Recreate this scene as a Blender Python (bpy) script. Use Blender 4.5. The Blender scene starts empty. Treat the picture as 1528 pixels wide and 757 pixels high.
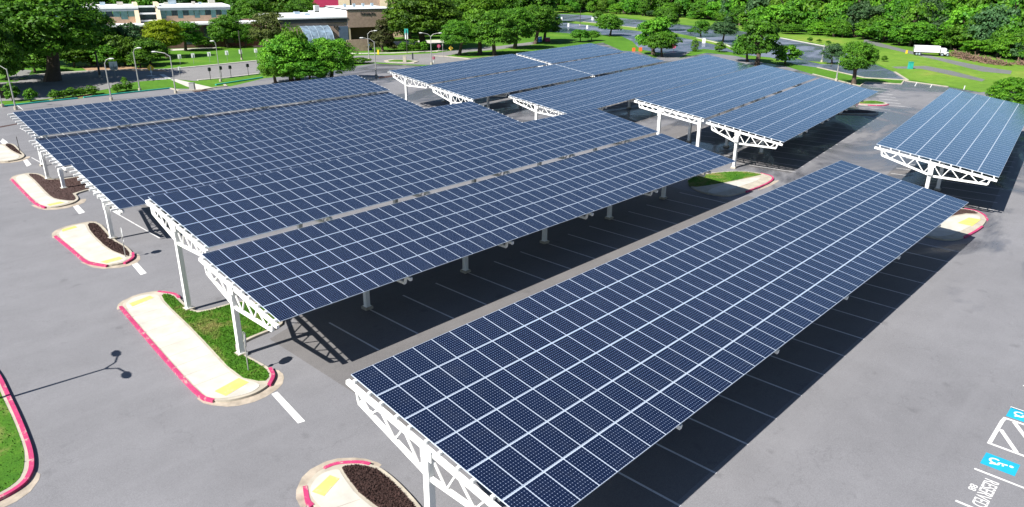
import bpy, math, random
import numpy as np
from mathutils import Vector, Matrix
R = math.radians
C = bpy.context.scene.collection
S = bpy.context.scene
rnd = random.Random(7)

# ------------------------------------------------------------------ camera, sky, sun, exposure
CAMP = np.array([-14.39150577, -22.75853921, 20.8534709])
YAW, PIT, ROL, FPX = 0.76148802, 0.36662624, 0.00551155, 1097.0566
_f = np.array([math.cos(PIT)*math.cos(YAW), math.cos(PIT)*math.sin(YAW), -math.sin(PIT)])
_r = np.array([math.sin(YAW), -math.cos(YAW), 0.0]); _u = np.cross(_r, _f)
RT = math.cos(ROL)*_r + math.sin(ROL)*_u
UP = -math.sin(ROL)*_r + math.cos(ROL)*_u
cd = bpy.data.cameras.new('camera'); cam = bpy.data.objects.new('camera', cd); C.objects.link(cam)
cd.sensor_width = 36; cd.lens = 36*FPX/1528; cd.clip_end = 5000; cd.clip_start = 0.5
m = Matrix.Identity(4)
for i in range(3):
    m[i][0], m[i][1], m[i][2], m[i][3] = RT[i], UP[i], -_f[i], CAMP[i]
cam.matrix_world = m
S.camera = cam
SUN_EL, SUN_AZ = R(44), R(-5)            # SUN_AZ: direction the light travels, from +X
w = bpy.data.worlds.new('World'); S.world = w; w.use_nodes = True
nt = w.node_tree; sky = nt.nodes.new('ShaderNodeTexSky'); sky.sky_type = 'NISHITA'; sky.sun_disc = False
sky.sun_elevation = SUN_EL
sky.sun_rotation = math.atan2(-math.cos(SUN_AZ), -math.sin(SUN_AZ))
sky.air_density = 1.0; sky.dust_density = 0.35; sky.ozone_density = 4.5
bg = nt.nodes['Background']; bg.inputs[1].default_value = 0.05
nt.links.new(sky.outputs[0], bg.inputs[0])
sl = bpy.data.lights.new('sun', 'SUN'); sl.energy = 5.0; sl.angle = R(0.5); sl.color = (1, .955, .89)
so = bpy.data.objects.new('sun', sl); C.objects.link(so); so.location = (-60, 10, 80)
d = Vector((math.cos(SUN_EL)*math.cos(SUN_AZ), math.cos(SUN_EL)*math.sin(SUN_AZ), -math.sin(SUN_EL)))
so.rotation_euler = d.to_track_quat('-Z', 'Y').to_euler()
S.view_settings.view_transform = 'Standard'; S.view_settings.look = 'None'
S.view_settings.exposure = 1.0; S.view_settings.gamma = 1.0
S.render.engine = 'CYCLES'
S.cycles.max_bounces = 6; S.cycles.transparent_max_bounces = 8

# ------------------------------------------------------------------ survey helpers: where a sight line meets the ground or an upright
def ray(x, y): return RT*(x-764)/FPX - UP*(y-378.5)/FPX + _f
def gp(x, y, z=0.0):
    d = ray(x, y); t = (z-CAMP[2])/d[2]; p = CAMP + d*t
    return (float(p[0]), float(p[1]), float(z))
def zat(P, x, y):
    """height at which the sight line passes the upright standing on P"""
    d = ray(x, y); v = np.array(P[:2])-CAMP[:2]; t = (v@d[:2])/(d[:2]@d[:2])
    return float((CAMP+d*t)[2])
def dist(P): return float(np.hypot(P[0]-CAMP[0], P[1]-CAMP[1]))

# ------------------------------------------------------------------ materials
def mat(name):
    m = bpy.data.materials.new(name); m.use_nodes = True
    n = m.node_tree.nodes; return m, n, m.node_tree.links, n['Principled BSDF']
def nd(n, t, **k):
    x = n.new('ShaderNode'+t)
    for a, b in k.items():
        if hasattr(x, a): setattr(x, a, b)
        else: x.inputs[a].default_value = b
    return x
def noise(n, l, vec, scale, detail=4, rough=.6, dist_=0):
    x = nd(n, 'TexNoise'); x.inputs['Scale'].default_value = scale; x.inputs['Detail'].default_value = detail
    x.inputs['Roughness'].default_value = rough; x.inputs['Distortion'].default_value = dist_
    l.new(vec, x.inputs['Vector']); return x.outputs['Fac']
def ramp(n, l, fac, stops):
    x = n.new('ShaderNodeValToRGB'); e = x.color_ramp.elements
    while len(e) < len(stops): e.new(.5)
    for i, (p, c) in enumerate(stops):
        e[i].position = p; e[i].color = (c, c, c, 1) if isinstance(c, (int, float)) else (*c, 1)
    l.new(fac, x.inputs[0]); return x.outputs[0]
def mix(n, l, fac, a, b, mode='MIX'):
    x = n.new('ShaderNodeMix'); x.data_type = 'RGBA'; x.blend_type = mode
    for s, v in ((x.inputs[0], fac), (x.inputs[6], a), (x.inputs[7], b)):
        if isinstance(v, (int, float)): s.default_value = v
        elif isinstance(v, tuple): s.default_value = (*v, 1)
        else: l.new(v, s)
    return x.outputs[2]
def bump(n, l, bs, h, strength, distance=.02):
    b = n.new('ShaderNodeBump'); b.inputs['Strength'].default_value = strength; b.inputs['Distance'].default_value = distance
    l.new(h, b.inputs['Height']); l.new(b.outputs[0], bs.inputs['Normal'])
def plain(name, col, rough=.5, var=.12, scale=3.0, metal=0.0, spec=.5, bumpv=0.0):
    m, n, l, b = mat(name)
    g = n.new('ShaderNodeNewGeometry')
    f = noise(n, l, g.outputs['Position'], scale, 5)
    c = ramp(n, l, f, [(.3, tuple(x*(1-var) for x in col)), (.7, tuple(min(1, x*(1+var)) for x in col))])
    l.new(c, b.inputs['Base Color']); b.inputs['Roughness'].default_value = rough
    b.inputs['Metallic'].default_value = metal; b.inputs['Specular IOR Level'].default_value = spec
    if bumpv: bump(n, l, b, noise(n, l, g.outputs['Position'], scale*8, 3), bumpv, .03)
    return m

def asphalt(name, base, wet, tint=(1, 1, 1.03)):
    m, n, l, b = mat(name)
    pos = n.new('ShaderNodeNewGeometry').outputs['Position']
    big = noise(n, l, pos, .045, 5, .6, .6)
    mid = noise(n, l, pos, .35, 6, .65, .4)
    fine = noise(n, l, pos, 22, 3, .7)
    grain = noise(n, l, pos, 90, 2, .7)
    T = lambda v: tuple(base*v*t for t in tint)
    c = ramp(n, l, big, [(.3, T(.90)), (.5, T(1.0)), (.72, T(1.10))])
    c = mix(n, l, .5, c, ramp(n, l, mid, [(.3, .43), (.7, .57)]), 'OVERLAY')
    c = mix(n, l, .5, c, ramp(n, l, fine, [(.3, .3), (.7, .7)]), 'OVERLAY')
    c = mix(n, l, .5, c, ramp(n, l, grain, [(.25, .2), (.75, .8)]), 'OVERLAY')
    # tyre-worn drifts along the aisles
    mp = n.new('ShaderNodeMapping'); mp.inputs['Scale'].default_value = (.03, .5, 1); l.new(pos, mp.inputs['Vector'])
    st = noise(n, l, mp.outputs[0], 1.3, 3, .6)
    c = mix(n, l, ramp(n, l, st, [(.48, 0.0), (.72, .30)]), c, T(1.22))
    # oil drips and dark stains
    v = nd(n, 'TexVoronoi'); v.inputs['Scale'].default_value = .42; v.inputs['Randomness'].default_value = 1
    wob = n.new('ShaderNodeVectorMath'); wob.operation = 'ADD'
    nv = nd(n, 'TexNoise'); nv.inputs['Scale'].default_value = 1.7; l.new(pos, nv.inputs['Vector'])
    l.new(pos, wob.inputs[0]); l.new(nv.outputs['Color'], wob.inputs[1]); l.new(wob.outputs[0], v.inputs['Vector'])
    c = mix(n, l, ramp(n, l, v.outputs['Distance'], [(.03, .45), (.16, 0.0)]), c, T(.55))
    # hairline cracks
    vc = nd(n, 'TexVoronoi'); vc.feature = 'DISTANCE_TO_EDGE'; vc.inputs['Scale'].default_value = .11
    wob2 = n.new('ShaderNodeVectorMath'); wob2.operation = 'ADD'
    nv2 = nd(n, 'TexNoise'); nv2.inputs['Scale'].default_value = .6; nv2.inputs['Detail'].default_value = 5; l.new(pos, nv2.inputs['Vector'])
    sc2 = n.new('ShaderNodeVectorMath'); sc2.operation = 'SCALE'; sc2.inputs['Scale'].default_value = 4; l.new(nv2.outputs['Color'], sc2.inputs[0])
    l.new(pos, wob2.inputs[0]); l.new(sc2.outputs[0], wob2.inputs[1]); l.new(wob2.outputs[0], vc.inputs['Vector'])
    crk = ramp(n, l, vc.outputs['Distance'], [(.0, .30), (.004, 0.0)])
    c = mix(n, l, crk, c, T(.5))
    # damp patches left by rain: darker and glossier
    mpw = n.new('ShaderNodeMapping'); mpw.inputs['Scale'].default_value = (.6, 1.0, 1); l.new(pos, mpw.inputs['Vector'])
    wn = noise(n, l, mpw.outputs[0], .09, 5, .62, .8)
    if wet == 'far':       # the lot dries from the open near end; the far shaded end is still damp
        sx = n.new('ShaderNodeSeparateXYZ'); l.new(pos, sx.inputs[0])
        mr = n.new('ShaderNodeMapRange'); mr.inputs['From Min'].default_value = 20; mr.inputs['From Max'].default_value = 75
        mr.inputs['To Min'].default_value = -.22; mr.inputs['To Max'].default_value = .06
        l.new(sx.outputs['X'], mr.inputs['Value'])
        ad = n.new('ShaderNodeMath'); ad.operation = 'ADD'; l.new(wn, ad.inputs[0]); l.new(mr.outputs[0], ad.inputs[1])
        wf = ramp(n, l, ad.outputs[0], [(.50, 0.0), (.60, 1.0)])
    else:
        wf = ramp(n, l, wn, [(.42, 0.0), (.55, 1.0)]) if wet else None
    if wf is not None:
        c = mix(n, l, wf, c, mix(n, l, 1.0, c, (.55, .56, .6), 'MULTIPLY'))
        rr = n.new('ShaderNodeMapRange'); rr.inputs['To Min'].default_value = .72; rr.inputs['To Max'].default_value = .22
        l.new(wf, rr.inputs['Value']); l.new(rr.outputs[0], b.inputs['Roughness'])
    else: b.inputs['Roughness'].default_value = .75
    l.new(c, b.inputs['Base Color']); b.inputs['Specular IOR Level'].default_value = .5 if wet is True else .28
    bump(n, l, b, fine, .18, .02)
    return m

def grass_mat(name, a, b_, c_, sc=1.0, st=(.32, .55, .74)):
    m, n, l, b = mat(name)
    pos = n.new('ShaderNodeNewGeometry').outputs['Position']
    f = noise(n, l, pos, .05*sc, 6, .65, .5); g = noise(n, l, pos, .9*sc, 6, .7); h = noise(n, l, pos, 14, 3, .7)
    c = ramp(n, l, f, [(st[0], a), (st[1], b_), (st[2], c_)])
    c = mix(n, l, .5, c, ramp(n, l, g, [(.3, .25), (.7, .72)]), 'OVERLAY')
    c = mix(n, l, .4, c, ramp(n, l, h, [(.3, .2), (.7, .8)]), 'OVERLAY')
    l.new(c, b.inputs['Base Color']); b.inputs['Roughness'].default_value = .85; b.inputs['Specular IOR Level'].default_value = .2
    bump(n, l, b, h, .6, .06)
    return m

def leaf_mat(name, dark, light):
    m, n, l, b = mat(name)
    at = n.new('ShaderNodeAttribute'); at.attribute_name = 'tone'
    oi = n.new('ShaderNodeObjectInfo')
    c = ramp(n, l, at.outputs['Fac'], [(.05, dark), (.55, tuple((x+y)/2 for x, y in zip(dark, light))), (.95, light)])
    hs = n.new('ShaderNodeHueSaturation'); l.new(c, hs.inputs['Color'])
    for i, (lo, hi) in (('Hue', (.492, .512)), ('Value', (.92, 1.42))):
        mr = n.new('ShaderNodeMapRange'); mr.inputs['To Min'].default_value = lo; mr.inputs['To Max'].default_value = hi
        l.new(oi.outputs['Random'], mr.inputs['Value']); l.new(mr.outputs[0], hs.inputs[i])
    l.new(hs.outputs[0], b.inputs['Base Color']); b.inputs['Roughness'].default_value = .55; b.inputs['Specular IOR Level'].default_value = .25
    t = n.new('ShaderNodeBsdfTranslucent'); l.new(hs.outputs[0], t.inputs['Color'])
    mx = n.new('ShaderNodeMixShader'); mx.inputs[0].default_value = .36
    l.new(b.outputs[0], mx.inputs[1]); l.new(t.outputs[0], mx.inputs[2])
    l.new(mx.outputs[0], n['Material Output'].inputs['Surface'])
    return m

def panel_glass():
    m, n, l, b = mat('solar_cells')
    uv = n.new('ShaderNodeUVMap'); sp = n.new('ShaderNodeSeparateXYZ'); l.new(uv.outputs[0], sp.inputs[0])
    def ma(op, a, c=None, d=None):
        x = n.new('ShaderNodeMath'); x.operation = op
        for i, v in enumerate((a, c, d)):
            if v is None: continue
            if isinstance(v, (int, float)): x.inputs[i].default_value = v
            else: l.new(v, x.inputs[i])
        return x.outputs[0]
    ax = ma('ABSOLUTE', ma('SUBTRACT', ma('FRACT', sp.outputs[0]), .5)); ay = ma('ABSOLUTE', ma('SUBTRACT', ma('FRACT', sp.outputs[1]), .5))
    gridl = ma('GREATER_THAN', ma('MAXIMUM', ax, ay), .483)
    dia = ma('GREATER_THAN', ma('ADD', ax, ay), .875)
    line = ma('MAXIMUM', gridl, dia)
    bx = ma('ABSOLUTE', ma('SUBTRACT', sp.outputs[0], 4)); by = ma('ABSOLUTE', ma('SUBTRACT', sp.outputs[1], 6))
    edge = ma('MAXIMUM', ma('GREATER_THAN', bx, 4.0), ma('GREATER_THAN', by, 6.0))
    mask = ma('MAXIMUM', line, edge)
    g = n.new('ShaderNodeNewGeometry')
    wn = n.new('ShaderNodeTexWhiteNoise'); wn.noise_dimensions = '2D'
    fl = n.new('ShaderNodeVectorMath'); fl.operation = 'FLOOR'
    at = n.new('ShaderNodeAttribute'); at.attribute_name = 'cell_seed'
    av = n.new('ShaderNodeVectorMath'); av.operation = 'ADD'
    l.new(uv.outputs[0], av.inputs[0]); l.new(at.outputs['Vector'], av.inputs[1]); l.new(av.outputs[0], fl.inputs[0]); l.new(fl.outputs[0], wn.inputs['Vector'])
    cell = ramp(n, l, wn.outputs['Value'], [(0, (.0016, .0036, .018)), (1, (.0022, .0050, .023))])
    pn = noise(n, l, g.outputs['Position'], .35, 3)
    cell = mix(n, l, ramp(n, l, pn, [(.35, 0.0), (.7, .5)]), cell, (.0040, .0070, .028))
    c = mix(n, l, mask, cell, (.07, .10, .19)); c = mix(n, l, dia, c, (.36, .43, .58))
    du = noise(n, l, g.outputs['Position'], 1.1, 5, .65)
    c = mix(n, l, ramp(n, l, du, [(.5, 0.0), (.8, .10)]), c, (.10, .11, .12))
    l.new(c, b.inputs['Base Color'])
    rr = ramp(n, l, noise(n, l, g.outputs['Position'], .6, 4), [(.3, .08), (.7, .16)]); l.new(rr, b.inputs['Roughness'])
    b.inputs['IOR'].default_value = 1.5; b.inputs['Specular IOR Level'].default_value = .5
    # cover glass over the blue anti-reflection coat of the cells
    fr = n.new('ShaderNodeFresnel'); fr.inputs['IOR'].default_value = 1.8
    gl = n.new('ShaderNodeBsdfGlossy'); gl.inputs['Color'].default_value = (.82, .96, 1, 1); l.new(rr, gl.inputs['Roughness'])
    mx = n.new('ShaderNodeMixShader'); l.new(fr.outputs[0], mx.inputs[0]); l.new(b.outputs[0], mx.inputs[1]); l.new(gl.outputs[0], mx.inputs[2])
    l.new(mx.outputs[0], n['Material Output'].inputs['Surface'])
    return m

def worn(name, col, under, amount=.5, scale=3.0):
    m, n, l, b = mat(name)
    pos = n.new('ShaderNodeNewGeometry').outputs['Position']
    f = noise(n, l, pos, scale, 7, .72); g = noise(n, l, pos, scale*.25, 4)
    c = ramp(n, l, g, [(.3, tuple(x*.82 for x in col)), (.7, tuple(min(1, x*1.12) for x in col))])
    c = mix(n, l, ramp(n, l, f, [(amount, 0.0), (amount+.10, 1.0)]), c, under)
    l.new(c, b.inputs['Base Color']); b.inputs['Roughness'].default_value = .7
    return m
M = {}
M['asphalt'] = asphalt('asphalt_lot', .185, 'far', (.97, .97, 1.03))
M['bays'] = asphalt('asphalt_bays', .142, 'far', (1.0, .965, .97))  # bay tarmac darker than the lanes, partly to deepen the shade under the canopies
M['road'] = asphalt('asphalt_road', .20, False, (1, .98, .97))
M['wetroad'] = asphalt('asphalt_damp', .17, True, (.80, .95, 1.25))  # damp tarmac; the blue of the reflected sky is put into its tint
M['worn'] = asphalt('asphalt_worn', .15, False, (.95, 1, .98))
M['concrete'] = plain('concrete', (.38, .345, .28), .8, .18, 1.2, bumpv=.2)
M['walk'] = plain('pavement_concrete', (.47, .45, .40), .8, .15, .8, bumpv=.15)
M['apron'] = plain('gutter_concrete', (.35, .30, .24), .8, .35, 1.1, bumpv=.2)
M['pink'] = worn('kerb_paint', (.42, .035, .125), (.42, .36, .30), .555)
M['red'] = plain('red_paint', (.45, .03, .03), .5, .2, 3)
M['yellow'] = worn('yellow_paint', (.62, .52, .14), (.42, .37, .26), .55, 2.6)
M['signyellow'] = plain('sign_yellow', (.78, .50, .03), .5, .06, 2)
M['white'] = worn('road_paint', (.66, .66, .65), (.24, .24, .25), .66, 4)
M['fadedwhite'] = worn('faded_road_paint', (.58, .58, .58), (.22, .22, .23), .58, 2.5)
M['cyan'] = worn('blue_bay_paint', (.008, .33, .50), (.16, .24, .28), .68, 3)
M['mulch'] = plain('mulch', (.055, .028, .024), .95, .55, 7, bumpv=1)
M['soil'] = plain('bare_soil', (.30, .19, .11), .95, .3, .7, bumpv=.6)
M['grass'] = grass_mat('grass', (.05, .14, .010), (.075, .19, .013), (.13, .23, .025))
M['field'] = grass_mat('field_grass', (.07, .17, .016), (.13, .24, .025), (.26, .28, .06), .6)
M['lawn'] = grass_mat('lawn', (.035, .12, .008), (.055, .15, .010), (.19, .19, .06), 6, (.34, .5, .63))
M['blade'] = grass_mat('grass_blade', (.035, .12, .008), (.065, .17, .010), (.20, .20, .06), 6, (.34, .5, .63))
M['steel'] = plain('white_painted_steel', (.80, .80, .78), .42, .05, 2)
M['alu'] = plain('panel_frame', (.52, .59, .68), .38, .05, 2, metal=.25)
M['back'] = plain('panel_backsheet', (.06, .06, .07), .6, .05, 2)
M['glass'] = panel_glass()
M['pole'] = plain('lamp_pole', (.33, .33, .32), .5, .1, 2, metal=.3)
M['darkpole'] = plain('dark_pole', (.045, .04, .035), .6, .2, 2)
M['lens'] = plain('lamp_lens', (.55, .56, .55), .3, .05, 2)
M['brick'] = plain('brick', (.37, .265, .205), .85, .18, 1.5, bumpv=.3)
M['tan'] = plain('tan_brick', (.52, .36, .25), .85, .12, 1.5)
M['shadedbrick'] = plain('shaded_brick', (.14, .075, .06), .85, .15, 1.5)  # brick with the shade under roof and overhang put into its colour
M['cream'] = plain('cream_stucco', (.62, .52, .36), .8, .06, 1)
M['roof'] = plain('white_roof', (.78, .79, .80), .6, .06, .5)
M['fascia'] = plain('grey_fascia', (.22, .27, .30), .5, .1, 1)
M['darktrim'] = plain('dark_trim', (.02, .025, .03), .5, .2, 1)
M['window'] = plain('window_glass', (.03, .05, .06), .12, .3, 1)
M['tealglass'] = plain('teal_glass', (.10, .20, .20), .2, .2, 1)
M['doorblue'] = plain('blue_grey_door', (.10, .15, .22), .5, .1, 1)
M['maroon'] = plain('maroon_roof', (.20, .012, .04), .5, .12, .6)
M['silver'] = plain('silver_panel', (.40, .50, .58), .3, .25, 1.2, metal=.4)
M['vault'] = plain('vault_glazing', (.16, .22, .28), .3, .5, .9)
M['trailer'] = plain('trailer_white', (.82, .83, .84), .4, .03, 1)
M['rubber'] = plain('rubber', (.02, .02, .02), .8, .2, 3)
M['brush'] = plain('cut_brush', (.16, .10, .07), .95, .4, 1.2)
M['orange'] = plain('orange_plastic', (.75, .12, .03), .5, .1, 2)
M['teal'] = plain('teal_paint', (.02, .33, .28), .6, .25, 1)
M['bark'] = plain('bark', (.085, .062, .045), .95, .3, 2.5, bumpv=.6)
M['blue'] = plain('blue_plastic', (.03, .16, .40), .5, .1, 2)
M['signface'] = plain('sign_face', (.72, .74, .74), .45, .05, 2)
M['signgrey'] = plain('sign_back', (.42, .44, .45), .4, .06, 2, metal=.4)
LEAF = {}
for k, a, b in (('oak', (.016, .060, .006), (.115, .25, .014)), ('green', (.020, .085, .008), (.125, .30, .018)), ('bright', (.026, .11, .006), (.165, .35, .022)),
                ('yellow', (.09, .17, .006), (.36, .46, .012)), ('olive', (.035, .060, .016), (.15, .19, .045)), ('blue', (.016, .055, .020), (.085, .17, .06)),
                ('yew', (.022, .030, .010), (.085, .090, .024)), ('hedge', (.03, .11, .006), (.13, .28, .018)), ('wood', (.016, .068, .008), (.105, .27, .016))):
    LEAF[k] = leaf_mat('leaves_'+k, a, b)

# ------------------------------------------------------------------ mesh builder
class MB:
    def __init__(s): s.v = []; s.f = []; s.m = []; s.uv = {}
    def face(s, pts, mi=0):
        i = len(s.v); s.v += [tuple(p) for p in pts]; s.f.append(tuple(range(i, i+len(pts)))); s.m.append(mi)
    def hexa(s, b, t, mi=0):
        i = len(s.v); s.v += [tuple(p) for p in list(b)+list(t)]
        n = len(b)
        s.f.append(tuple(range(i+n-1, i-1, -1))); s.f.append(tuple(range(i+n, i+2*n)))
        for k in range(n):
            k2 = (k+1) % n; s.f.append((i+k, i+k2, i+n+k2, i+n+k))
        s.m += [mi]*(n+2)
    def box(s, c, d, rz=0, mi=0):
        cx, cy, cz = c; dx, dy, dz = (x/2 for x in d); co, si = math.cos(rz), math.sin(rz)
        q = [(cx+x*co-y*si, cy+x*si+y*co) for x, y in ((-dx, -dy), (dx, -dy), (dx, dy), (-dx, dy))]
        s.hexa([(x, y, cz-dz) for x, y in q], [(x, y, cz+dz) for x, y in q], mi)
    def prism(s, poly, z0, z1, mi=0):
        a = sum(poly[i][0]*poly[(i+1) % len(poly)][1]-poly[(i+1) % len(poly)][0]*poly[i][1] for i in range(len(poly)))
        if a < 0: poly = poly[::-1]
        s.hexa([(p[0], p[1], z0) for p in poly], [(p[0], p[1], z1) for p in poly], mi)
    def sheet(s, poly, z, mi=0):
        a = sum(poly[i][0]*poly[(i+1) % len(poly)][1]-poly[(i+1) % len(poly)][0]*poly[i][1] for i in range(len(poly)))
        if a < 0: poly = poly[::-1]
        s.face([(p[0], p[1], z) for p in poly], mi)
    def beam(s, p, q, w_, h, up=(0, 0, 1), mi=0):
        p, q = Vector(p), Vector(q); d = (q-p).normalized(); sd = d.cross(Vector(up))
        if sd.length < 1e-4: sd = d.cross(Vector((0, 1, 0)))
        sd.normalize(); uu = sd.cross(d).normalized(); a, b = sd*w_/2, uu*h/2
        s.hexa([p-a-b, p+a-b, p+a+b, p-a+b], [q-a-b, q+a-b, q+a+b, q-a+b], mi)
    def tube(s, pts, rad, n=8, mi=0, cap=True):
        i0 = len(s.v); ring = []
        for k, p in enumerate(pts):
            p = Vector(p); d = (Vector(pts[min(k+1, len(pts)-1)])-Vector(pts[max(k-1, 0)])).normalized()
            a = d.cross(Vector((0, 0, 1)))
            if a.length < 1e-3: a = Vector((1, 0, 0))
            a.normalize(); b = d.cross(a); r = rad[k] if isinstance(rad, (list, tuple)) else rad
            s.v += [tuple(p+(a*math.cos(2*math.pi*j/n)+b*math.sin(2*math.pi*j/n))*r) for j in range(n)]
        for k in range(len(pts)-1):
            for j in range(n):
                j2 = (j+1) % n; a = i0+k*n
                s.f.append((a+j, a+j2, a+n+j2, a+n+j)); s.m.append(mi)
        if cap:
            s.f.append(tuple(i0+j for j in range(n-1, -1, -1))); e = i0+(len(pts)-1)*n
            s.f.append(tuple(e+j for j in range(n))); s.m += [mi, mi]
    def mesh(s, name, mats):
        me = bpy.data.meshes.new(name); me.from_pydata(s.v, [], s.f)
        for x in (mats if isinstance(mats, (list, tuple)) else [mats]): me.materials.append(x)
        if any(s.m): me.polygons.foreach_set('material_index', s.m)
        me.update(); return me
    def build(s, name, mats, parent=None, loc=(0, 0, 0), smooth=False):
        me = s.mesh(name, mats)
        if smooth: me.polygons.foreach_set('use_smooth', [True]*len(me.polygons))
        o = bpy.data.objects.new(name, me); C.objects.link(o); o.location = loc
        if parent is not None: o.parent = parent
        return o
def struct(o): o['kind'] = 'structure'; return o
def tag(o, label, cat, group=None):
    o['label'] = label; o['category'] = cat
    if group: o['group'] = group
    return o
def thing(name, label, cat, loc=(0, 0, 0), rz=0, group=None):
    o = bpy.data.objects.new(name, None); C.objects.link(o); o.empty_display_size = .3
    o.location = loc; o.rotation_euler = (0, 0, rz); return tag(o, label, cat, group)
def link(name, me, parent, loc=(0, 0, 0), rot=(0, 0, 0), sc=(1, 1, 1)):
    o = bpy.data.objects.new(name, me); C.objects.link(o); o.parent = parent
    o.location = loc; o.rotation_euler = rot; o.scale = sc; return o
def sheet(name, polys, z, m):
    b = MB()
    for p in polys: b.sheet(p, z)
    return struct(b.build(name, m))
PX = lambda l: [gp(x, y)[:2] for x, y in l]

# ------------------------------------------------------------------ ground, lot, roads
sheet('ground', [[(-900, -900), (1500, -900), (1500, 1500), (-900, 1500)]], 0.0, M['grass'])
lot = [(-90, -90)] + [(-90, 118)] + PX([(0, 160), (130, 146), (255, 132.5), (300, 133), (345, 129), (395, 117), (450, 112), (515, 101), (560, 95), (640, 99), (745, 84), (800, 76), (900, 64), (928, 76),
        (952, 77), (975, 86), (1010, 88), (1055, 79), (1100, 84), (1140, 94), (1170, 98.5), (1222, 114), (1283, 129), (1292, 123), (1345, 126), (1349, 121), (1415, 130), (1462, 138)]) + [(190, -12), (190, -90)]
sheet('parking_lot', [lot], .012, M['asphalt'])
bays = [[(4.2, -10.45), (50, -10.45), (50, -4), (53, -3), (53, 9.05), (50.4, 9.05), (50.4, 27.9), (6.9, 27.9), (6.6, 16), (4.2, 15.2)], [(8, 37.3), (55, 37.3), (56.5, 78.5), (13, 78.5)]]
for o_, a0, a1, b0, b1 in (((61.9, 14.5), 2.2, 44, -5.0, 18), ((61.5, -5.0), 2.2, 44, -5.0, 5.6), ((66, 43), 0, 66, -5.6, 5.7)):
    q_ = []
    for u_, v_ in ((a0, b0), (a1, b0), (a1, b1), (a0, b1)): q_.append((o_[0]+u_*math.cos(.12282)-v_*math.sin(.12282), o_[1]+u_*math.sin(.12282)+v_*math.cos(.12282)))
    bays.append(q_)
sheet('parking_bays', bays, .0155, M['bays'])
road1 = PX([(-120, 152), (0, 151), (60, 149), (110, 142), (160, 133), (205, 122), (255, 118), (290, 121), (340, 117), (392, 110), (450, 106), (450, 86), (392, 91), (330, 96), (250, 104), (160, 105.5), (90, 109), (45, 113), (25, 122), (-120, 130)])
sheet('road', [road1, PX([(490, 86), (540, 83), (590, 82.5), (650, 79.5), (700, 72), (745, 69), (800, 62), (800, 66), (745, 74), (700, 77.5), (662, 84), (720, 88), (640, 97), (605, 96), (560, 93), (500, 96)]),
               PX([(22, 121), (43, 113), (47, 105), (32, 104), (24, 111), (10, 116)]), PX([(978, 87), (1010, 89), (1030, 78), (1010, 76), (988, 80)])], .010, M['road'])
sheet('far_parking_lot', [PX([(822, 21), (870, 22.5), (950, 29.5), (1035, 39), (1100, 46), (1170, 58), (1240, 71), (1290, 90), (1335, 108), (1354, 120), (1290, 116.5), (1220, 101), (1190, 97), (1150, 86), (1110, 82),
                              (1085, 77), (1050, 73), (1024, 78), (985, 79), (955, 74), (944, 62), (925, 53), (862, 51), (826, 48), (800, 40)])], .012, M['wetroad'])
sheet('grass_median', [PX([(836, 31), (850, 31.5), (900, 35.5), (960, 42), (1000, 48), (1040, 56), (1085, 66), (1108, 79), (1098, 78), (1080, 70), (1035, 60), (990, 51), (930, 44), (836, 33)]),
                       PX([(1176, 80), (1200, 90), (1188, 88)]), PX([(1205, 91.5), (1232, 93), (1260, 97), (1225, 96)])], .028, M['field'])
sheet('field', [PX([(822, 19.5), (870, 20.5), (950, 27.5), (1035, 37), (1100, 44), (1170, 56), (1242, 69), (1292, 88), (1337, 107), (1352, 118), (1415, 128.5), (1480, 141), (1700, 190), (1700, 110), (1528, 95), (1440, 80), (1350, 70), (1300, 62), (1240, 54), (1160, 46), (1100, 38), (1000, 24), (900, 18), (822, 16)])], .008, M['field'])
sheet('worn_road', [PX([(1290, 58.5), (1345, 73), (1400, 86), (1470, 100), (1510, 106), (1508, 111), (1465, 107), (1405, 91.5), (1345, 77.5), (1288, 64)]),
                    PX([(1330, 100), (1382, 98.5), (1420, 106), (1470, 119), (1465, 122), (1412, 111), (1375, 103), (1338, 102.5)])], .020, M['worn'])
def strip(pl, w_, z, bld):
    """a flat band of width w_ along a ground polyline"""
    for i in range(len(pl)-1):
        a, b = Vector((*pl[i][:2], 0)), Vector((*pl[i+1][:2], 0)); d = (b-a).normalized(); n_ = Vector((-d.y, d.x, 0))*w_/2
        bld.sheet([(a-n_)[:2], (b-n_)[:2], (b+n_)[:2], (a+n_)[:2]], z+i*.0006)
def kerb(name, pl, w_, h, m, z=0):
    b = MB()
    for i in range(len(pl)-1):
        a, c = Vector((*pl[i][:2], z+h/2)), Vector((*pl[i+1][:2], z+h/2)); b.beam(a, c+(c-a).normalized()*.002*(i % 3), w_, h-.0008*i)
    return struct(b.build(name, m))
# verges, paths and kerbs round the lot
kerb('lot_kerb', PX([(-60, 166.5), (0, 160), (116, 147.7)]), .35, .22, M['teal'])
kerb('lot_kerb', PX([(125, 146.5), (255, 132.5)]), .35, .22, M['teal'])
kerb('lot_kerb', PX([(322, 127.5), (392, 116.5)]), .35, .22, M['teal'])
kerb('lot_kerb', PX([(252, 132), (268, 136), (300, 135), (322, 131), (338, 129.5), (335, 127)]), .4, .16, M['concrete'])
kerb('road_kerb', PX([(45, 113), (90, 109), (160, 105.5), (250, 104), (330, 96.5), (385, 91)]), .8, .16, M['walk'])
kerb('road_kerb', PX([(295, 120.5), (340, 116.5), (392, 110)]), .6, .16, M['walk'])
kerb('road_kerb', PX([(500, 79.5), (540, 80.5), (590, 79.5), (650, 77), (665, 75.5)]), 1.4, .14, M['walk'])
kerb('road_kerb', PX([(647, 84), (664, 84.5), (700, 88), (745, 84)]), .5, .15, M['concrete'])
kerb('lot_kerb', PX([(1213, 111), (1283, 129), (1292, 123), (1345, 126), (1349, 121), (1415, 130)]), .25, .14, M['concrete'])
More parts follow.
